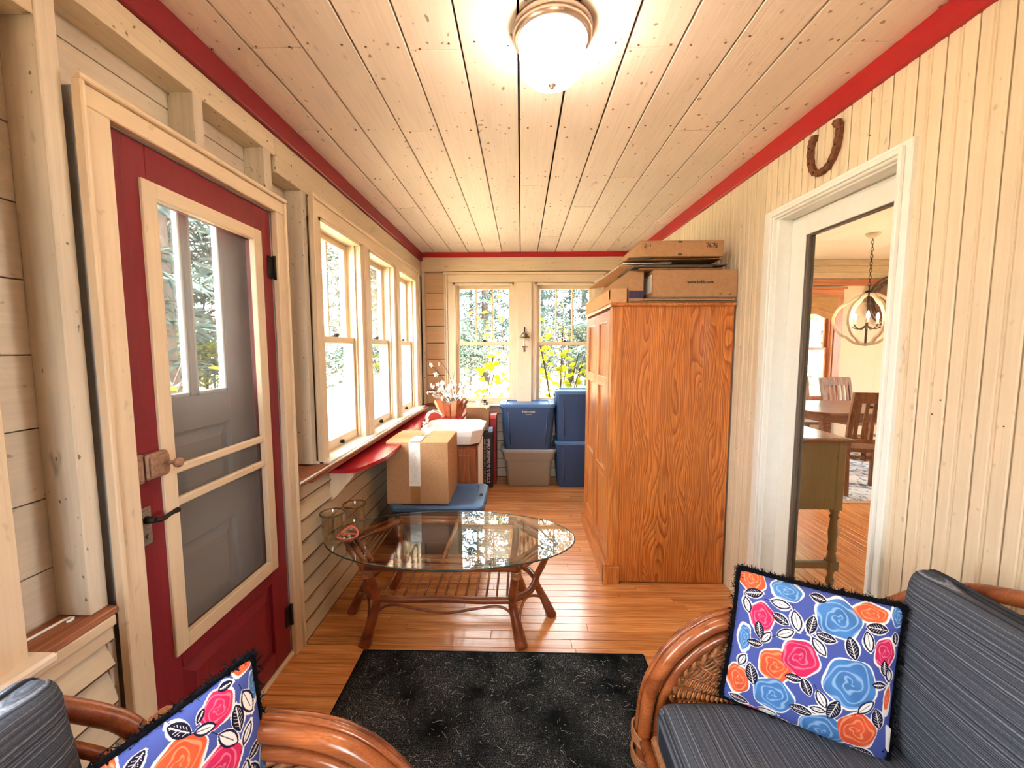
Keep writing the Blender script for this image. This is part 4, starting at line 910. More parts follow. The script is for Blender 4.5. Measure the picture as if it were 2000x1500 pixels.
# ---------------------------------------------------------------- rattan armchairs
def make_chair():
    c = thing('rattan_armchair', '', 'armchair')
    arm = [(.79, 0), (.792, .12), (.79, .22), (.779, .349), (.748, .43), (.705, .495), (.63, .562), (.545, .598), (.42, .612), (.28, .606), (.17, .598)]
    def armpath(y, d=0.0, z0=.0):
        q = spline([(x, 0, z) for x, z in arm], 6); out = []
        for i, p in enumerate(q):
            a = np.array(q[max(i - 1, 0)]); b = np.array(q[min(i + 1, len(q) - 1)]); t = (b - a) / np.linalg.norm(b - a)
            nx, nz = -t[2], t[0]                      # turn the tangent: into the hoop
            if nz > 0 and i > 12: nx, nz = -nx, -nz
            out.append((p[0] - d * abs(t[2]), y, max(p[2] - d * abs(t[0]), z0)))
        return out
    for s in (-1, 1):
        MB().tube(armpath(s * .372), .020, 12).build('arm_pole', m_rattan2, c, False)
        MB().tube(armpath(s * .408, .004), .017, 10).build('arm_pole', m_rattan2, c, False)
        MB().tube(armpath(s * .390, -.016)[12:], .008, 8).build('arm_bead', m_rattan2, c, False)
        MB().tube(armpath(s * .365, .037, .02), .015, 10).build('inner_pole', m_rattan2, c, False)
        # fan shaped wicker panel
        cx, cz, a_, b_ = .45, .335, .270, .205
        br = MB()
        for ph in (0, PI):
            q = []
            for k in range(121):
                th = PI * k / 120; w_ = 22 * th + ph
                q.append((cx + (a_ + .009 * math.sin(w_)) * math.cos(th), s * .365 + .009 * math.cos(w_), cz + (b_ + .009 * math.sin(w_)) * math.sin(th)))
            br.tube(q, .0078, 6)
        br.build('braid', m_wicker, c, False)
        for k in range(15):
            th = PI * (k + .5) / 15
            MB().tube([(cx + .05 * math.cos(th), s * .365, cz + .04 * math.sin(th)), (cx + a_ * math.cos(th), s * .365, cz + b_ * math.sin(th))], .0042, 6).build('fan_rib', m_rattan2, c, False)
        wv = MB()
        for j in range(25):
            f = .30 + .63 * j / 24; q = []
            for k in range(91):
                th = PI * k / 90
                q.append((cx + a_ * f * math.cos(th), s * .365 + .0052 * math.cos(15 * th + PI * j), cz + b_ * f * math.sin(th)))
            wv.tube(q, .0034, 4, False, False)
        tag(wv.build('weave', m_wicker, c, False), kind='stuff')
        bd = MB()
        for k in range(15):
            px_ = .30 - k * .0085; pz_ = .606 - (.30 - px_) * .06
            bd.tube([(px_, s * .388 + .043 * math.cos(t), pz_ - .002 + .027 * math.sin(t)) for t in np.linspace(0, 2 * PI, 17)[:-1]], .0048, 5, True)
        bd.build('cane_binding', m_wicker, c, False)
        for zc in (.13, .20):
            cb_ = MB()
            for k in range(4): cb_.tube([(.79 + .028 * math.cos(t), s * .39 + .042 * math.sin(t), zc + .009 * k + .006 * math.cos(t)) for t in np.linspace(0, 2 * PI, 15)[:-1]], .0042, 5, True)
            cb_.build('cane_binding', m_wicker, c, False)
        # rear leg and side rail
        MB().tube([(.10, s * .36, 0), (.09, s * .36, .3), (.15, s * .372, .60)], .017, 10).build('leg', m_rattan2, c, False)
        MB().tube([(.10, s * .362, .22), (.79, s * .372, .22)], .015, 8).build('side_rail', m_rattan2, c, False)
    hoop = [(.17, -.372, .598), (.13, -.345, .665), (.06, -.25, .775), (.015, -.12, .83), (0, 0, .842), (.015, .12, .83), (.06, .25, .775), (.13, .345, .665), (.17, .372, .598)]
    MB().tube(spline(hoop, 7), .0195, 12).build('back_hoop', m_rattan2, c, False)
    MB().tube(spline([(x + .004, y_ * .90, z - .042) for x, y_, z in hoop], 7), .012, 8).build('back_hoop', m_rattan2, c, False)
    br = MB()
    for ph in (0, PI):
        q = spline([(x + .006, y_ * .84, z - .072) for x, y_, z in hoop], 14)
        br.tube([(p[0] + .008 * math.cos(i * .75 + ph), p[1], p[2] + .008 * math.sin(i * .75 + ph)) for i, p in enumerate(q)], .0075, 6)
    br.build('braid', m_wicker, c, False)
    bw_ = MB()
    for j in range(40):
        z = .30 + j * .0115; w_ = .31 * math.sqrt(max(0.0, 1 - max(0, (z - .50) / .285) ** 2))
        if w_ > .03: bw_.tube([(.055 + .10 * abs(t) ** 2 + .005 * math.cos(18 * t + PI * j) - .03 * (z - .3), t * w_, z) for t in np.linspace(-1, 1, 40)], .0036, 4, False, False)
    tag(bw_.build('back_weave', m_wicker, c, False), kind='stuff')
    MB().tube([(.79, -.372, .22), (.79, .372, .22)], .018, 10).build('front_rail', m_rattan2, c, False)
    MB().tube([(.10, -.36, .22), (.10, .36, .22)], .016, 10).build('rear_rail', m_rattan2, c, False)
    box('seat_deck', m_wicker, .11, .78, -.345, .345, .225, .262, .01, c, False)
    V, F = softbox(.332, .322, .070, .045, 16, .12)
    sc_ = MB().add([(v[0] + .45, v[1], v[2] + .333) for v in V], F, True).build('seat_cushion', m_fab_x, c, False)
    for z in (.388, .278):
        MB().tube([(x + .45, y_, z) for x, y_, _ in rrect(.318, .308, .05, 0, n=8)], .0042, 6, True).build('piping', m_pipe, sc_, False)
    V, F = softbox(.058, .255, .220, .040, 16, 0); M = Matrix.Translation((.150, 0, .610)) @ Matrix.Rotation(-.17, 4, 'Y')
    vv = []
    for v in V:
        pz = v[2] / .220; py = v[1] / .255; bul = 1 + .35 * max(0, 1 - pz * pz) * max(0, 1 - py * py)
        corner = max(0, pz) ** 6 * abs(py) ** 6
        vv.append(tuple(M @ Vector((v[0] * bul, v[1] * (1 + .04 * corner), v[2] * (1 + .10 * corner)))))
    bc = MB().add(vv, F, True).build('back_cushion', m_fab_z, c, False)
    pr = []
    for x, y_, _ in rrect(.252, .217, .042, 0, n=8):
        cr = max(0, y_ / .217) ** 6 * abs(x / .252) ** 6; pr.append(tuple(M @ Vector((0, x * (1.018 + .04 * cr), y_ * (1.02 + .10 * cr)))))
    MB().tube(pr, .0042, 6, True).build('piping', m_pipe, bc, False)
    return c
ch1 = make_chair(); ch1['group'] = 'matching rattan armchairs'
ch1.location = (1.165, .785, 0); ch1.rotation_euler = (0, 0, PI); ch1['label'] = 'rattan armchair with charcoal cushions in front of the glass door'
ch2 = copy_tree(ch1); ch2.location = (-.955, .395, 0); ch2.rotation_euler = (0, 0, 0); ch2['label'] = 'rattan armchair with charcoal cushions in the left foreground corner'

# ---------------------------------------------------------------- floral throw pillows
ROSES=[('o',0.079,0.037,0.090,0.087),('b',0.306,0.050,0.094,0.058),('p',0.161,0.268,0.079,0.094),('b',0.615,0.138,0.131,0.116),('o',0.805,0.063,0.100,0.052),('b',0.967,0.055,0.039,0.067),('o',0.282,0.569,0.101,0.113),('p',0.417,0.456,0.109,0.117),('p',0.896,0.290,0.062,0.091),('b',0.713,0.523,0.152,0.157),('o',0.073,0.786,0.072,0.108),('b',0.299,0.786,0.121,0.125),('b',0.612,0.923,0.135,0.138),('o',0.793,0.825,0.111,0.123),('b',0.069,0.461,0.038,0.090),('p',0.210,1.000,0.082,0.035),('o',0.946,0.577,0.019,0.074),('p',0.917,1.034,0.065,0.023)]
LEAVES=[(1,0.100,0.128,0.061,-0.36),(0,0.271,0.143,0.063,0.02),(1,0.277,0.241,0.059,0.41),(0,0.374,0.223,0.068,1.28),(0,0.315,0.327,0.062,-0.58),(1,0.464,0.221,0.063,1.74),(1,0.551,0.276,0.058,0.10),(0,0.516,0.345,0.063,0.84),(1,0.840,0.145,0.064,0.02),(0,0.793,0.234,0.065,1.33),(1,0.702,0.297,0.071,1.24),(1,0.156,0.363,0.059,1.34),(0,0.203,0.397,0.053,-1.04),(1,0.137,0.466,0.050,-0.17),(0,0.076,0.627,0.053,-1.26),(1,0.150,0.698,0.077,1.25),(1,0.397,0.602,0.052,-0.13),(1,0.476,0.633,0.059,1.10),(1,0.467,0.810,0.067,-0.00),(0,0.567,0.677,0.061,1.01),(0,0.558,0.759,0.046,-0.10),(1,0.642,0.723,0.075,-1.32),(0,0.820,0.650,0.065,-0.86),(1,0.105,0.943,0.062,0.07),(0,0.290,0.955,0.068,-0.13),(1,0.900,0.710,0.067,1.24),(1,0.881,0.493,0.043,-0.05),(1,0.904,0.382,0.050,1.41),(1,0.856,0.978,0.063,0.08),(1,0.503,0.997,0.043,0.41),(0,0.411,0.997,0.044,0.52),(0,0.939,0.426,0.048,1.34),(1,0.500,0.042,0.049,0.14),(0,0.064,0.226,0.054,1.25),(0,0.813,1.034,0.036,0.91),(1,0.957,0.195,0.038,1.35)]
ROSES2=[('o',0.944,0.005,0.051,0.038),('b',0.985,0.145,0.033,0.068),('p',0.790,0.098,0.078,0.074),('o',0.601,0.189,0.110,0.100),('p',0.747,0.357,0.110,0.100),('b',0.997,0.548,0.057,0.088),('b',0.461,0.205,0.070,0.057),('o',0.350,0.015,0.054,0.046),('p',0.740,0.66,0.101,0.10),('b',0.554,0.443,0.098,0.09),('o',.2,.3,.11,.11),('b',.3,.6,.13,.13),('o',.55,.8,.11,.1),('p',.1,.8,.1,.1),('b',.88,.88,.1,.1)]
LEAVES2=[(1,0.868,0.213,0.066,1.57),(0,0.900,0.322,0.049,-0.82),(0,0.807,0.261,0.070,0.95),(0,0.933,0.184,0.071,1.32),(1,0.928,0.433,0.045,-0.29),(1,0.451,0.066,0.055,-0.47),(0,0.720,0.136,0.052,0.41),(1,0.627,0.064,0.059,0.85),(1,0.716,0.070,0.030,-0.74),(1,0.845,0.033,0.036,0.15),(0,0.856,0.488,0.056,-1.22),(1,0.902,0.545,0.066,1.44),(1,.35,.35,.06,.4),(1,.12,.5,.06,1),(0,.42,.72,.06,.3),(1,.68,.86,.06,1.2)]
def floral(U, Vv, roses, leaves):
    sh = U.shape
    c = np.empty(sh + (3,)); c[:] = S(78, 94, 172); WH = np.array(S(244, 242, 240)); NV = np.array(S(34, 30, 66))
    nz = .5 * np.sin(U * 23 + 2 * np.sin(Vv * 17)) + .5 * np.sin(Vv * 29 + 2 * np.cos(U * 19))
    pal = {'o': (S(232, 96, 62), S(250, 170, 124)), 'p': (S(212, 46, 98), S(246, 140, 170)), 'b': (S(76, 130, 196), S(160, 200, 236))}
    def leafsd(cx, cy, L, a):
        x = (U - cx) * math.cos(a) + (Vv - cy) * math.sin(a); y = -(U - cx) * math.sin(a) + (Vv - cy) * math.cos(a)
        w = .50 * L * np.clip(1 - (x / L) ** 2, 0, 1) ** .8
        return x, y, np.maximum(np.abs(y) - w, np.abs(x) - L)
    halo = np.full(sh, 9.0)
    for k, cx, cy, rx, ry in roses:
        th = np.arctan2((Vv - cy) / ry, (U - cx) / rx); d = np.hypot((U - cx) / rx, (Vv - cy) / ry) * (1 + .05 * np.sin(5 * th + cx * 40) + .03 * nz)
        halo = np.minimum(halo, (d - 1) * min(rx, ry))
    for dk, cx, cy, L, a in leaves: halo = np.minimum(halo, leafsd(cx, cy, L, a)[2])
    c[halo < .0085 + .006 * nz] = WH
    for k, cx, cy, rx, ry in roses:
        th = np.arctan2((Vv - cy) / ry, (U - cx) / rx); d = np.hypot((U - cx) / rx, (Vv - cy) / ry) * (1 + .05 * np.sin(5 * th + cx * 40) + .03 * nz)
        m = d < 1; sw = .5 + .5 * np.sin(19 * d + 1.0 * th + 1.5 * np.sin(3 * th + 7 * d + cx * 30) + .8 * np.sin(40 * U + 31 * Vv)); st_ = np.clip((sw - .74) / .24, 0, 1)[..., None]
        lo, hi = (np.array(x) for x in pal[k]); body = lo * (1 + .16 * nz[..., None]); col = body * (1 - st_ * .75) + hi * st_ * .75
        c[m] = np.clip(col, 0, 1)[m]
    for dk, cx, cy, L, a in leaves:
        x, y, sd = leafsd(cx, cy, L, a); t = .006
        if dk:
            c[sd < .001] = NV * .6
            vein = (np.abs(y) < .0026) & (np.abs(x) < L * .86); fr = np.abs(((x + np.abs(y) * .9) / (L * .26)) % 1 - .5) < .075
            c[(sd < -.009) & (vein | (fr & (np.abs(y) > .003)))] = WH
        else:
            c[sd < 0] = NV; c[sd < -.0105] = WH; c[(np.abs(y) < .0018) & (x < L * .5) & (sd < -.004)] = NV
            stem = (np.abs(y + .25 * (x + L) ** 2 / L * 0) < .0022) & (x < -L * .95) & (x > -L * 1.6); c[stem] = NV
    return c
m_floral = NT('floral print cloth'); m_floral.bsdf((.5, .5, .8), .85, spec=.15)
_a = m_floral.n('ShaderNodeAttribute', attribute_name='print'); m_floral.l(_a.outputs['Color'], m_floral.b.inputs['Base Color']); m_floral.bump(m_floral.noise(m_floral.coord(), 350, 2), .15, .002)
def pillow(label, TL, TR, BR, BL, roses, leaves, N=400, h=.062):
    TL, TR, BR, BL = (np.array(p, float) for p in (TL, TR, BR, BL)); ctr = (TL + TR + BR + BL) / 4
    t = thing('throw_pillow', label, 'pillow', tuple(ctr), group='floral throw pillows'); o = np.array(ctr)
    u = np.linspace(0, 1, N); U, Vv = np.meshgrid(u, u)
    def surf(U, Vv, sgn):
        a, b = 2 * U - 1, 2 * Vv - 1
        a2 = a * (1 - .035 * (1 - b ** 2) * a ** 2); b2 = b * (1 - .035 * (1 - a ** 2) * b ** 2)
        p, q = (a2 + 1) / 2, (b2 + 1) / 2
        base = ((1 - p) * (1 - q))[..., None] * TL + (p * (1 - q))[..., None] * TR + (p * q)[..., None] * BR + ((1 - p) * q)[..., None] * BL
        nrm = np.cross(TR - TL, BL - TL); nrm /= np.linalg.norm(nrm)
        th = h * (np.clip(1 - a ** 2, 0, 1) * np.clip(1 - b ** 2, 0, 1)) ** .42
        th = th * (1 + .04 * np.sin(9 * U + 3 * Vv)) 
        return base - o + sgn * th[..., None] * nrm
    for sgn, nm in ((-1, 'cover_front'), (1, 'cover_back')):
        n = N if sgn < 0 else 40; uu = np.linspace(0, 1, n); A, B = np.meshgrid(uu, uu); P = surf(A, B, sgn).reshape(-1, 3)
        i = np.arange(n * n).reshape(n, n); q = np.stack([i[:-1, :-1], i[:-1, 1:], i[1:, 1:], i[1:, :-1]], -1).reshape(-1, 4)
        if sgn > 0: q = q[:, ::-1]
        me = bpy.data.meshes.new(nm); me.from_pydata(P.tolist(), [], q.tolist()); me.polygons.foreach_set('use_smooth', [True] * len(q)); me.materials.append(m_floral.m)
        at = me.attributes.new('print', 'FLOAT_COLOR', 'POINT'); C = floral(A, B, roses, leaves).reshape(-1, 3)
        at.data.foreach_set('color', np.concatenate([C, np.ones((n * n, 1))], 1).astype(np.float32).ravel()); me.update(); link(nm, me, t)
    e = np.linspace(0, 1, 60)[:-1]; z = np.zeros_like(e); per = np.concatenate([surf(e, z, 0), surf(z + 1, e, 0), surf(1 - e, z + 1, 0), surf(z, 1 - e, 0)])
    fr = MB().tube([tuple(p) for p in per], .0085, 6, True)
    for p in per:
        for _ in range(22):
            d = rng.normal(size=3); d /= np.linalg.norm(d); s_ = rng.normal(size=3) * .0022; q = p + rng.normal(size=3) * .005; fr.add([q, q + s_, q + d * .016], [(0, 1, 2)])
    tag(fr.build('fringe_trim', m_black, t, False), kind='stuff')
    return t
p1 = pillow('square floral throw pillow leaning on the armchair by the glass door', (.625, 1.135, .775), (.964, 1.0, .752), (.887, .93, .40), (.578, 1.11, .405), ROSES, LEAVES)
box('care_tag', m_paper, .118, .122, -.12, -.098, -.15, -.09, 0, p1, False)
_T = np.array((-.57, .80, .755)); _U = np.array((.20, .30, .06)); _V = np.array((.07, -.04, -.35))
pillow('square floral throw pillow on the left foreground armchair', _T - _U, _T, _T + _V, _T - _U + _V, ROSES2, LEAVES2)

# ================================================================ DINING ROOM beyond the glass door
DX0, DX1, DY0, DY1, DZ = 1.37, 6.2, .6, 5.8, 2.60
m_dwall = plain('cream plaster', S(226, 212, 188), .8, var=.03); m_dceil = plain('pale painted ceiling', S(232, 228, 218), .7, var=.03)
m_dtrim = wood('orange fir trim', S(160, 84, 34), S(206, 126, 64), 'z', 1, .35, .1, .04, .3); m_dtrim_x = wood('orange fir trim across', S(160, 84, 34), S(206, 126, 64), 'x', 1, .35, .1, .04, .3)
m_dband = paint('tan log band', S(196, 172, 136), 'x', .7, .4, 4, .04, .2)
fd = tag(MB().box(DX0 - .04, DX1, DY0, DY1, -.10, -.016).build('floor', m_floorgap), 'orange oak dining room floor beyond the glass door', 'floor', kind='structure')
x = DX0 - .02
while x < 4.6:
    cuts = [DY0, random.uniform(1.4, 2.6), random.uniform(3.0, 4.4), DY1]
    for a, b in zip(cuts[:-1], cuts[1:]): box('floor_board', m_floor2, x, x + .0625, a, b - .001, -.016, random.uniform(-.0005, 0), .0012, fd)
    x += .064
box('floor_board', m_floor2, x, DX1, DY0, DY1, -.016, -.0003, 0, fd)
tag(MB().box(DX0 - .1, DX1 + .1, DY0 - .1, DY1 + .2, DZ, DZ + .1).build('ceiling', m_dceil), 'pale dining room ceiling seen through the glass door', 'ceiling', kind='structure')
wd = MB()
WX0, WX1, WZ0, WZ1 = 3.42, 4.30, .66, 2.10
for (a0, a1, z0, z1) in ((DX0 - .05, WX0, -.1, DZ), (WX0, WX1, -.1, WZ0), (WX0, WX1, WZ1, DZ), (WX1, DX1 + .1, -.1, DZ)): wd.box(a0, a1, DY1, DY1 + .14, z0, z1)
wfar = tag(wd.build('wall_far', m_dwall), 'cream dining room wall with the wooden window', 'wall', kind='structure')
for k in range(3): box('band_board', m_dband, DX0, DX1, DY1 - .03, DY1, 2.345 + k * .085, 2.345 + k * .085 + .083, .006, wfar)
box('picture_rail', m_dtrim_x, DX0, DX1, DY1 - .035, DY1, 2.25, 2.335, .004, wfar)
ws = MB(); ws.box(DX1, DX1 + .1, DY0, DY1, -.1, .7).box(DX1, DX1 + .1, DY0, DY1, 2.05, DZ).box(DX1, DX1 + .1, DY0, 2.5, .7, 2.3).box(DX1, DX1 + .1, 4.0, DY1, .7, 2.3)  # gap left in this unseen wall to light the dining room
tag(ws.build('wall_side', m_dwall), 'far side wall of the dining room with an opening added for daylight', 'wall', kind='structure')
tag(MB().box(DX0, DX1 + .1, DY0 - .1, DY0, -.1, DZ).build('wall_near', m_dwall), 'near wall of the dining room out of sight', 'wall', kind='structure')
PD = lambda a, o, z: (a, DY1 - .02 + o, z)
double_hung('window_9', 'wooden double-hung dining window with a tan shade', PD, WX0, WX1, WZ0, WZ1, 1, axis='x', simple=True, mats=(m_dtrim, m_dtrim_x))
dc = thing('trim_8', 'reddish wood casing of the dining room window', 'casing', (3.86, 5.76, .6), kind='structure')
casing(lambda a, o, z: (a, DY1 - .035 + o, z), [('casing_board', m_dtrim, (WX0 - .10, WX0, WZ0 - .02, WZ1), 0), ('casing_board', m_dtrim, (WX1, WX1 + .10, WZ0 - .02, WZ1), 0), ('head_casing', m_dtrim_x, (WX0 - .10, WX1 + .10, WZ1, WZ1 + .10), 0), ('head_cap', m_dtrim_x, (WX0 - .12, WX1 + .13, WZ1 + .10, WZ1 + .13), -.02), ('stool', m_dtrim_x, (WX0 - .12, WX1 + .12, WZ0 - .05, WZ0 - .02), -.03)], dc)
m_shadec = plain('tan shade cloth', S(176, 136, 84), .85, var=.15, nscale=14)
rs_ = thing('roman_shade', 'gathered tan fabric shade at the top of the dining window', 'window shade', (3.86, 5.74, 1.84))
n = 24
def swag(zc, amp, th): return [[(WX0 + .02 + (WX1 - WX0 - .04) * i / n, 5.735 - th * s_, zc + amp * math.sin(PI * i / n) - .02 * abs(math.sin(3 * PI * i / n)) + dz) for i in range(n + 1)] for s_, dz in ((0, .05), (1, .0), (0, -.05))]
for zc, amp, th in ((1.83, .10, .03), (1.90, .10, .04), (1.98, .07, .045)):
    g = swag(zc, amp, th); mb = MB(); vs = [p for r in g for p in r]; k = n + 1
    mb.add(vs, [(r * k + i, r * k + i + 1, (r + 1) * k + i + 1, (r + 1) * k + i) for r in range(2) for i in range(n)], True); mb.build('fold', m_shadec, rs_)
box('headrail_cloth', m_shadec, WX0 + .01, WX1 - .01, 5.715, 5.745, 2.0, 2.095, .004, rs_)
# chandelier
m_wash = plain('whitewashed wood', S(206, 188, 160), .6, var=.12, nscale=25); m_bulb = emit('candle bulb', (1.0, .75, .48), 70.0)
chd = thing('chandelier', 'whitewashed wooden orb chandelier hanging from a chain over the dining table', 'chandelier', (3.69, 4.5, 1.44))
prof = [(.03, .0), (.10, .02), (.16, .075), (.20, .095), (.255, .16), (.288, .265), (.255, .37), (.20, .435), (.16, .455), (.10, .51), (.03, .53)]
for k in range(3):
    a = .35 + PI * k / 3; ca, sa = math.cos(a), math.sin(a); q = []
    pr_ = prof + [(-r, z) for r, z in prof[::-1]]; qq = spline([(r, 0, z) for r, z in pr_], 4, True)
    rings_ = []
    for i, p in enumerate(qq):
        r = p[0]; cpt = np.array([0, 0, .265]); d = np.array([p[0], 0, p[2]]) - cpt; d /= np.linalg.norm(d)
        cc = [(p[0] + d[0] * e, f, p[2] + d[2] * e) for e, f in ((-.013, -.012), (.013, -.012), (.013, .012), (-.013, .012))]
        rings_.append([(x * ca - y_ * sa, x * sa + y_ * ca, z) for x, y_, z in cc])
    rings_.append(rings_[0]); MB().loft(rings_, False, False).build('orb_frame', m_wash, chd, False)
MB().tube([(0, 0, .0), (0, 0, .56)], .011, 8).lathe([(.0, -.02), (.02, -.012), (.03, .01), (.0, .02)], (0, 0, 0), 12).lathe([(.0, .52), (.04, .525), (.03, .56), (0, .58)], (0, 0, 0), 12).build('stem', m_iron, chd, False)
for k in range(5):
    a = 2 * PI * k / 5 + .3; ca, sa = math.cos(a), math.sin(a)
    arm_ = MB().tube(spline([(.01 * ca, .01 * sa, .20), (.06 * ca, .06 * sa, .165), (.11 * ca, .11 * sa, .175), (.155 * ca, .155 * sa, .20), (.16 * ca, .16 * sa, .225)], 5), .006, 6).build('candle_arm', m_iron, chd, False)
    MB().lathe([(0, .222), (.022, .222), (.024, .228), (.011, .23), (.011, .27), (0, .27)], (.16 * ca, .16 * sa, 0), 12).build('candle_cup', m_wash, arm_, False)
    MB().lathe([(.006, .270), (.014, .290), (.015, .305), (.008, .33), (0, .345)], (.16 * ca, .16 * sa, 0), 12).build('bulb', m_bulb, arm_, False)
lm = MB()
for k in range(4): lm.tube([(.011 * math.cos(t), 0, .022 * math.sin(t)) for t in np.linspace(0, 2 * PI, 13)[:-1]], .0028, 5, True) if k == 0 else None
lmesh = lm.mesh('chain_link', m_iron)
for k in range(15):
    o = link('chain_link', lmesh, chd); o.location = (0, 0, .595 + k * .0365); o.rotation_euler = (0, 0, .6 + (PI / 2) * (k % 2))
MB().lathe([(0, 1.105), (.02, 1.11), (.055, 1.135), (.065, 1.158), (0, 1.159)], (0, 0, 0), 24).build('canopy', m_wash, chd, False)
# dining table and chairs
m_dt = wood('brown table wood', S(92, 54, 36), S(150, 100, 70), 'x', 1, .3, .1, .04, .4); m_dch = wood('worn brown chair wood', S(92, 60, 40), S(152, 112, 80), 'z', 1, .5, 0, .06, .5)
tb_ = thing('dining_table', 'brown wooden dining table under the chandelier', 'dining table', (3.75, 4.72, 0))
oc = [(-.72, -.40), (-.60, -.52), (.60, -.52), (.72, -.40), (.72, .40), (.60, .52), (-.60, .52), (-.72, .40)]
MB().loft([[(a, b, .715) for a, b in oc], [(a, b, .735) for a, b in oc], [(a * .99, b * .99, .742) for a, b in oc]]).build('top', m_dt, tb_, False)
box('apron', m_dt, -.58, .58, -.40, .40, .62, .715, .004, tb_, False)
for sx in (-1, 1):
    for sy in (-1, 1): box('leg', m_dt, sx * .53 - .04, sx * .53 + .04, sy * .36 - .04, sy * .36 + .04, 0, .62, .006, tb_, False)
pl_ = thing('plate_stack', 'dark plate lying on the dining table', 'plate', (4.0, 4.62, .7425)); MB().lathe([(0, 0), (.08, 0), (.13, .018), (.13, .022), (.08, .006), (0, .005)], (0, 0, 0), 28).build('plate', plain('slate plate', S(96, 90, 84), .4), pl_, False)
def dchair(label, loc, rz):
    c = thing('dining_chair', label, 'chair', loc, rz, 'slat back dining chairs')
    def bx_(nm, *a, par=c, cc=.004): return box(nm, m_dch, *a, cc, par, False)
    bx_('seat', -.22, .22, -.21, .22, .43, .465)
    for s in (-1, 1):
        bx_('leg', s * .20 - .02, s * .20 + .02, .17, .21, 0, .43)
        MB().loft([[(s * .20 + a, -.19 - .03 * f + b, z) for a, b in ((-.02, -.018), (.02, -.018), (.02, .018), (-.02, .018))] for z, f in ((0, 1.2), (.43, 0), (.70, 1.2), (1.0, 3.6))]).build('leg', m_dch, c, False)
        bx_('side_stretcher', s * .20 - .01, s * .20 + .01, -.2, .18, .18, .21)
    bk_ = MB().loft([[(x_, -.27 + y_, z) for x_, y_ in ((-.19, -.012), (.19, -.012), (.19, .012), (-.19, .012))] for z in (.90, 1.0)]); bk_.v = [(v[0], v[1] - (v[2] - .9) * .25, v[2]) for v in bk_.v]; bk_.build('top_rail', m_dch, c, False)
    bx_('lower_rail', -.18, .18, -.225, -.205, .52, .56)
    for k in range(6):
        x_ = -.155 + k * .062
        MB().loft([[(x_ + a, y0 + b, z) for a, b in ((-.014, -.006), (.014, -.006), (.014, .006), (-.014, .006))] for z, y0 in ((.56, -.215), (.74, -.235), (.90, -.268))]).build('slat', m_dch, c, False)
    bx_('front_stretcher', -.19, .19, .18, .20, .28, .31); return c
dchair('slatted wooden dining chair nearest the glass door, its back turned', (3.31, 4.0, 0), -.25)
dchair('slatted dining chair at the far side of the table', (4.32, 5.40, 0), PI + .1)
dchair('slatted dining chair in front of the dining window', (3.70, 5.45, 0), PI - .1)
m_rug2 = NT('pale patterned rug'); m_rug2.bsdf((.7, .7, .7), .95); _n = m_rug2.noise(m_rug2.coord(rand=False), 9, 3, .6, 1.5); m_rug2.col(m_rug2.ramp(_n, [(.42, S(120, 136, 160)), (.5, S(226, 222, 214)), (.7, S(232, 228, 222))]))
r2 = thing('dining_rug', 'pale blue and white patterned rug under the dining table', 'rug', (3.9, 4.7, 0)); box('field', m_rug2.m, -.98, 1.2, -.98, .95, .0005, .010, .003, r2, False); box('border', plain('tan rug border', S(180, 140, 104), .95, var=.2, nscale=40), -1.04, 1.26, -1.04, 1.0, .0003, .007, .002, r2, False)
# round dark wall ornament
wo = thing('wall_wreath', 'round dark twig ornament on the dining room wall', 'wall decor', (5.05, 5.76, 2.03))
wm = MB()
for k in range(9): wm.tube([((.30 + .05 * math.sin(k * 2.1)) * math.cos(t) + .02 * math.sin(5 * t + k), -.02 + .012 * math.sin(3 * t + k), (.30 + .05 * math.sin(k * 2.1)) * math.sin(t) + .02 * math.cos(4 * t + k)) for t in np.linspace(0, 2 * PI, 41)[:-1]], .007, 5, True)
wm.build('twig_ring', m_twig, wo, False); MB().tube([(0, .0, 0), (0, -.012, 0)], .27, 32).build('disc', plain('brown woven disc', S(96, 70, 52), .8, var=.4, nscale=40), wo, False)
# green console
m_green = paint('worn sage green paint', S(138, 144, 116), 'z', .55, .6, 5, .03, .12, S(84, 56, 34), blotch=.2); m_ctop = plain('grey stained top', S(150, 142, 136), .18, var=.15, nscale=8)
gc = thing('console_table', 'worn sage green console table with turned legs by the glass door', 'console table', (1.62, 2.62, 0))
box('top', m_dt, -.23, .255, -.325, .33, .872, .888, .004, gc, False); box('top_runner', m_ctop, -.22, .235, -.30, .31, .8885, .891, 0, gc, False)
body_ = box('case', m_green, -.22, .225, -.30, .305, .475, .872, .004, gc, False)
for s in (-1, 1): box('corner_stile', m_green, s * .20 - .024, s * .20 + .024, -.304, -.26, .47, .872, .005, gc, False)
for sx in (-1, 1):
    for sy in (-1, 1):
        MB().lathe([(.022, .475), (.026, .455), (.018, .44), (.027, .425), (.018, .41), (.022, .37), (.026, .33), (.020, .26), (.025, .225), (.018, .21), (.024, .19), (.026, .165), (.026, .105), (.018, .095), (.014, .07), (.022, .045), (.020, .02), (.012, .0), (0, 0)], (sx * .20, sy * .275, 0), 16).build('turned_leg', m_green, gc, False)
        box('leg_block', m_green, sx * .20 - .027, sx * .20 + .027, sy * .275 - .027, sy * .275 + .027, .105, .165, .003, gc, False)
for sy in (-1, 1): box('stretcher', m_green, -.175, .175, sy * .275 - .014, sy * .275 + .014, .115, .155, .003, gc, False)

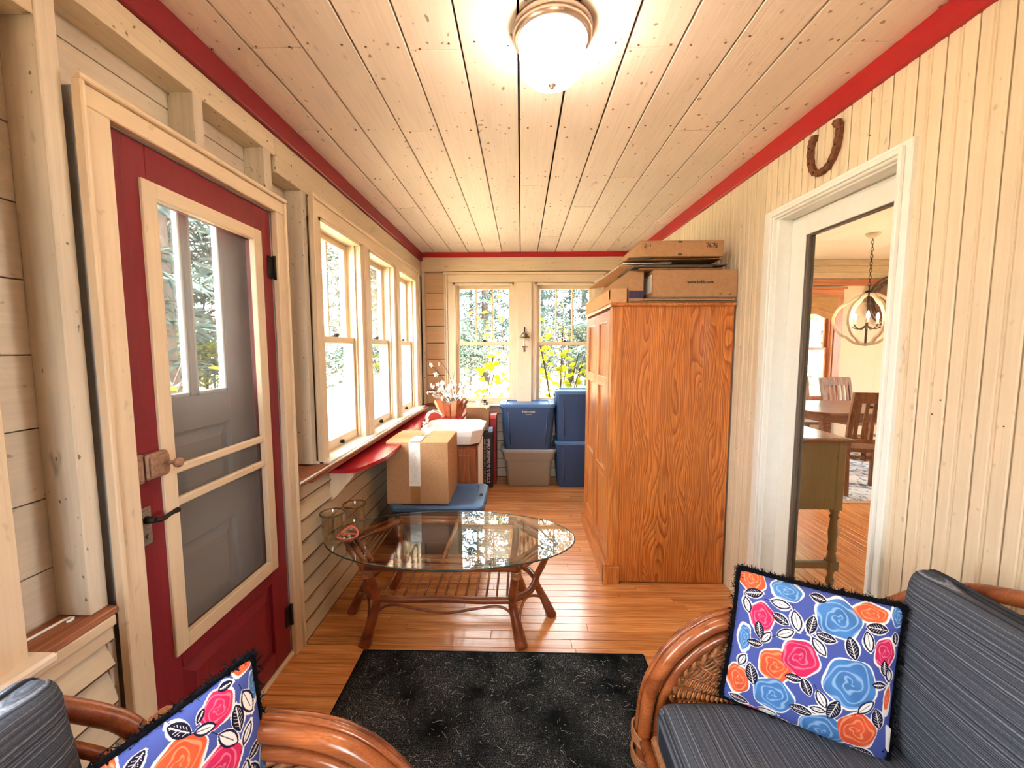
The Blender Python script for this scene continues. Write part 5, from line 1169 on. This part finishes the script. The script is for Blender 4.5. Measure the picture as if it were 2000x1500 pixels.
# ================================================================ OUTDOORS
mg = NT('leaf littered lawn'); mg.bsdf((.2, .2, .1), .95, spec=.1); _v = mg.coord(rand=False)
_c = mg.ramp(mg.noise(_v, .35, 4), [(.40, S(162, 148, 130)), (.55, S(146, 138, 118)), (.68, S(122, 130, 100))]); _c = mg.mix(mg.ramp(mg.noise(_v, 9, 3), [(.52, (0, 0, 0)), (.60, (.7,) * 3)]), _c, S(176, 160, 132)); mg.col(_c)
tag(MB().add([(-45, -40, -.25), (50, -40, -.25), (50, 60, -.25), (-45, 60, -.25)], [(0, 1, 2, 3)]).build('ground', mg.m), 'bright lawn scattered with dry leaves outside the windows', 'ground', kind='structure')
GZ0 = -.25
f_con = foliage('spruce needles', S(50, 66, 66), S(84, 100, 96), .35); f_dec = foliage('autumn green leaves', S(100, 114, 56), S(150, 158, 78), .45); f_mix = foliage('grey green leaves', S(72, 88, 82), S(112, 124, 108), .45)
f_yel = foliage('yellow green leaves', S(130, 150, 30), S(176, 172, 40), .5)
def quads(P, D, L, Wd, mb_v, mb_f):
    n = len(P); r = rng.normal(size=(n, 3)); s_ = np.cross(D, r); s_ /= np.linalg.norm(s_, axis=1)[:, None] + 1e-9
    a = P - s_ * Wd; b = P + s_ * Wd; c = P + D * L + s_ * Wd * .5; d = P + D * L - s_ * Wd * .5
    base = len(mb_v); mb_v += np.stack([a, b, c, d], 1).reshape(-1, 3).tolist(); mb_f += [(base + 4 * i, base + 4 * i + 1, base + 4 * i + 2, base + 4 * i + 3) for i in range(n)]
def leafmesh(name, v, f, mat):
    me = bpy.data.meshes.new(name); me.from_pydata(v, [], f); me.materials.append(mat); me.update(); return me
def unit(a): return a / (np.linalg.norm(a, axis=-1, keepdims=True) + 1e-9)
def conifer(h, R, nb=75, per=60):
    t = thing('conifer_tree', '', 'tree'); tk = MB().tube([(0, 0, 0), (.03, 0, h * .5), (0, 0, h)], [.13, .08, .02], 8); v = []; f = []
    for k in range(nb):
        z = h * (.10 + .88 * (k / nb)); r = R * (1 - z / h) ** .8 + .15; a = k * 2.4 + random.uniform(-.3, .3); dz = -.25 * r + .1
        tk.tube([(0, 0, z), (r * .6 * math.cos(a), r * .6 * math.sin(a), z + dz * .4), (r * math.cos(a), r * math.sin(a), z + dz)], [.018, .010, .004], 4, False, False)
        s_ = rng.uniform(.2, 1.0, per)[:, None]; P = np.array([r * math.cos(a), r * math.sin(a), dz])[None] * s_ + np.array([0, 0, z]) + rng.normal(size=(per, 3)) * np.array([.10, .10, .05])
        D = unit(np.array([math.cos(a), math.sin(a), -.35])[None] + rng.normal(size=(per, 3)) * .6); quads(P, D, .20, .022, v, f)
    tk.build('trunk', m_bark, t, False); tag(link('foliage', leafmesh('foliage', v, f, f_con), t), kind='stuff'); return t
def deciduous(h, R, mat, n=5200, trunk=.11, low=.25):
    t = thing('broadleaf_tree', '', 'tree'); tk = MB().tube(spline([(0, 0, 0), (.05, .03, h * .3), (-.06, 0, h * .6), (.05, .05, h * .95)], 4), [trunk * (1 - .06 * i) for i in range(13)], 8); v = []; f = []; tips = []
    for k in range(26):
        z = h * (low + (.95 - low) * k / 26); a = k * 2.4; r = R * random.uniform(.55, 1.0) * (1 - .5 * (k / 26)); e = (r * math.cos(a), r * math.sin(a), z + r * random.uniform(.1, .6))
        q = spline([(0, 0, z), (e[0] * .5, e[1] * .5, z + (e[2] - z) * .7), e], 4); tk.tube(q, [.035 * (1 - .1 * i) for i in range(len(q))], 5, False, False)
        for _ in range(3):
            b = q[random.randint(3, 8)]; tip = (b[0] + random.uniform(-.6, .6), b[1] + random.uniform(-.6, .6), b[2] + random.uniform(-.3, .5)); tk.tube([b, tip], [.010, .004], 4, False, False); tips += [tip, b]
        tips.append(e)
    tips = np.array(tips); P = tips[rng.integers(0, len(tips), n)] + rng.normal(size=(n, 3)) * .28; D = unit(rng.normal(size=(n, 3)) + np.array([0, 0, -.3])); quads(P, D, .085, .03, v, f)
    tk.build('trunk', m_bark, t, False); tag(link('foliage', leafmesh('foliage', v, f, mat), t), kind='stuff'); return t
protos = [conifer(8.5, 2.1), deciduous(7.5, 2.2, f_dec), deciduous(8.5, 2.0, f_mix, 4200, .14, .35), conifer(6.5, 1.9, 65, 60)]
spots = []
for (x, y_, k) in ((-3.6, 2.6, 2), (-4.6, 5.2, 2), (-6.0, 3.4, 0), (-5.2, 7.4, 3), (-7.5, 6.0, 2), (-8.5, 9.0, 0), (-7.0, 11, 2), (-5.6, 9.4, 2), (-9, 2.6, 1), (-10, 5.5, 3), (-11.5, 9, 0), (-9.5, 13, 2), (-4.4, 3.9, 3),
                  (-2.9, 8.3, 3), (-3.9, 9.0, 0), (-3.0, 11.0, 0), (-5.0, 11.8, 3), (-4.3, 13.4, 0), (-1.2, 12.5, 0), (.4, 10.2, 2), (1.6, 12.2, 3), (2.8, 9.6, 0), (4.2, 11.8, 1), (-3.6, 14.5, 3), (-.2, 15.5, 0), (2.4, 15.2, 2), (5.6, 14.2, 3), (-6.0, 16, 0), (1.0, 18.5, 3), (4.0, 18, 0), (-2.4, 18.5, 0),
                  (6.6, 12.5, 2), (8.4, 11.2, 1), (10, 13.5, 0), (7.6, 15.5, 3), (12, 11, 2), (9.4, 17, 0), (-13, 4, 0), (-12.5, 12.5, 3), (-14, 8, 2)):
    spots.append((x, y_, k))
side = {0: 'tall dark spruce', 1: 'yellow green broadleaf tree', 2: 'grey green thin trunked tree', 3: 'short dense spruce'}
used = set(); outdoor = []
for i, (x, y_, k) in enumerate(spots):
    t = protos[k] if k not in used else copy_tree(protos[k]); used.add(k)
    t.location = (x * 1.5, y_ * 1.5 + (1.5 if y_ > 7.5 else 0), GZ0 - .02); t.rotation_euler = (0, 0, i * 1.7); s_ = 1.35 + .35 * ((i * 37) % 10) / 10; t.scale = (s_, s_, s_)
    outdoor.append((t, side[k]))
protob = deciduous(2.6, 1.3, f_mix, 5200, .05, .12); protob.name = 'woodland_bush'; protob2 = deciduous(2.3, 1.2, f_dec, 5200, .05, .10); protob2.name = 'woodland_bush'
bl_ = [(-3.6, 12.0, 0), (-6.6, 1.6, 1), (-1.5, 11.2, 0), (0.3, 11.6, 0), (1.9, 11.0, 0), (3.6, 11.4, 0), (5.0, 10.0, 1), (7.2, 9.6, 0), (-6.4, 5.0, 0), (-5.4, 1.4, 1), (-7.2, 8.2, 1), (-5.0, -.6, 0), (-9.0, 7.0, 0)]
for i, (x, y_, k) in enumerate(bl_):
    pb = (protob, protob2)[k]; t = pb if i < 2 else copy_tree(pb); t.location = (x * 1.5, y_ * 1.5 + (1.5 if y_ > 7.5 else 0), GZ0 - .02); t.rotation_euler = (0, 0, i * 2.1)
    t['category'] = 'bush'; outdoor.append((t, ('grey green woodland bush', 'yellowish woodland bush')[k]))
# leafy shrubs close to the back windows
lv = MB(); L_ = .055
lv.add([(0, 0, 0), (.020, .020, .004), (.024, .042, .002), (0, .075, -.006), (-.024, .042, .002), (-.020, .020, .004), (0, .03, .0)], [(0, 1, 6), (1, 2, 6), (2, 3, 6), (3, 4, 6), (4, 5, 6), (5, 0, 6)], True); lvm = lv.mesh('leaf', f_yel)
def shrub(label, x, y_, ns, h, nl, spread):
    t = thing('leafy_shrub', label, 'shrub', (x, y_, GZ0), group='shrubs under the back windows'); stm = MB(); tp = []
    for k in range(ns):
        a = 2 * PI * k / ns + random.uniform(-.4, .4); r = spread * random.uniform(.4, 1.0); hh = h * random.uniform(.6, 1.0)
        q = spline([(.05 * math.cos(a), .05 * math.sin(a), 0), (r * .4 * math.cos(a), r * .4 * math.sin(a), hh * .55), (r * math.cos(a), r * math.sin(a), hh)], 6); stm.tube(q, .006, 5, False, False); tp += q[4:]
    stm.build('stems', m_twig, t, False)
    for i in range(nl):
        p = random.choice(tp); o = link('leaf', lvm, t); o.location = (p[0] + random.uniform(-.10, .10), p[1] + random.uniform(-.10, .10), p[2] + random.uniform(-.08, .08)); o.rotation_euler = (random.uniform(-.7, .9), random.uniform(-.7, .7), random.uniform(0, 6.3)); s_ = random.uniform(.9, 2.0); o.scale = (s_, s_, s_)
shrub('yellow green leafy shrub outside the left back window', -.55, 5.35, 9, 1.6, 130, .5)
shrub('bright yellow leaved shrub outside the right back window', .48, 5.3, 10, 1.95, 190, .5)
shrub('taller loose leafy shrub farther behind the back windows', -.15, 6.6, 9, 2.6, 130, .8)
shrub('low leafy shrub outside the middle left window', -2.6, 3.9, 9, 1.7, 90, .6)
shrub('loose leafy shrub outside the nearest left window', -3.0, 3.0, 9, 1.9, 90, .7)
# tell the trees apart by the opening they are seen through and by their distance
def seen(o):
    a = o.location.x / max(o.location.y, .1)
    for lo, hi, w in ((-9, -.62, 'through the screen door'), (-.62, -.405, 'through the nearest left window'), (-.405, -.325, 'through the middle left window'), (-.325, -.20, 'through the farthest left window'),
                      (-.20, .01, 'through the left back window'), (.01, .30, 'through the right back window'), (.30, 9, 'through the dining window')):
        if lo <= a < hi: return w
    return 'outside'
by = {}
for o, kind in outdoor: by.setdefault((kind, seen(o)), []).append(o)
rank = ['nearest', 'second nearest', 'third nearest', 'fourth nearest', 'fifth nearest', 'sixth nearest', 'seventh nearest']
for (kind, w), os_ in by.items():
    os_.sort(key=lambda o: o.location.length)
    for r, o in enumerate(os_):
        o['label'] = kind + ' seen ' + w + ((', ' + rank[min(r, 6)]) if len(os_) > 1 else ''); o['group'] = kind + ' in the woods'
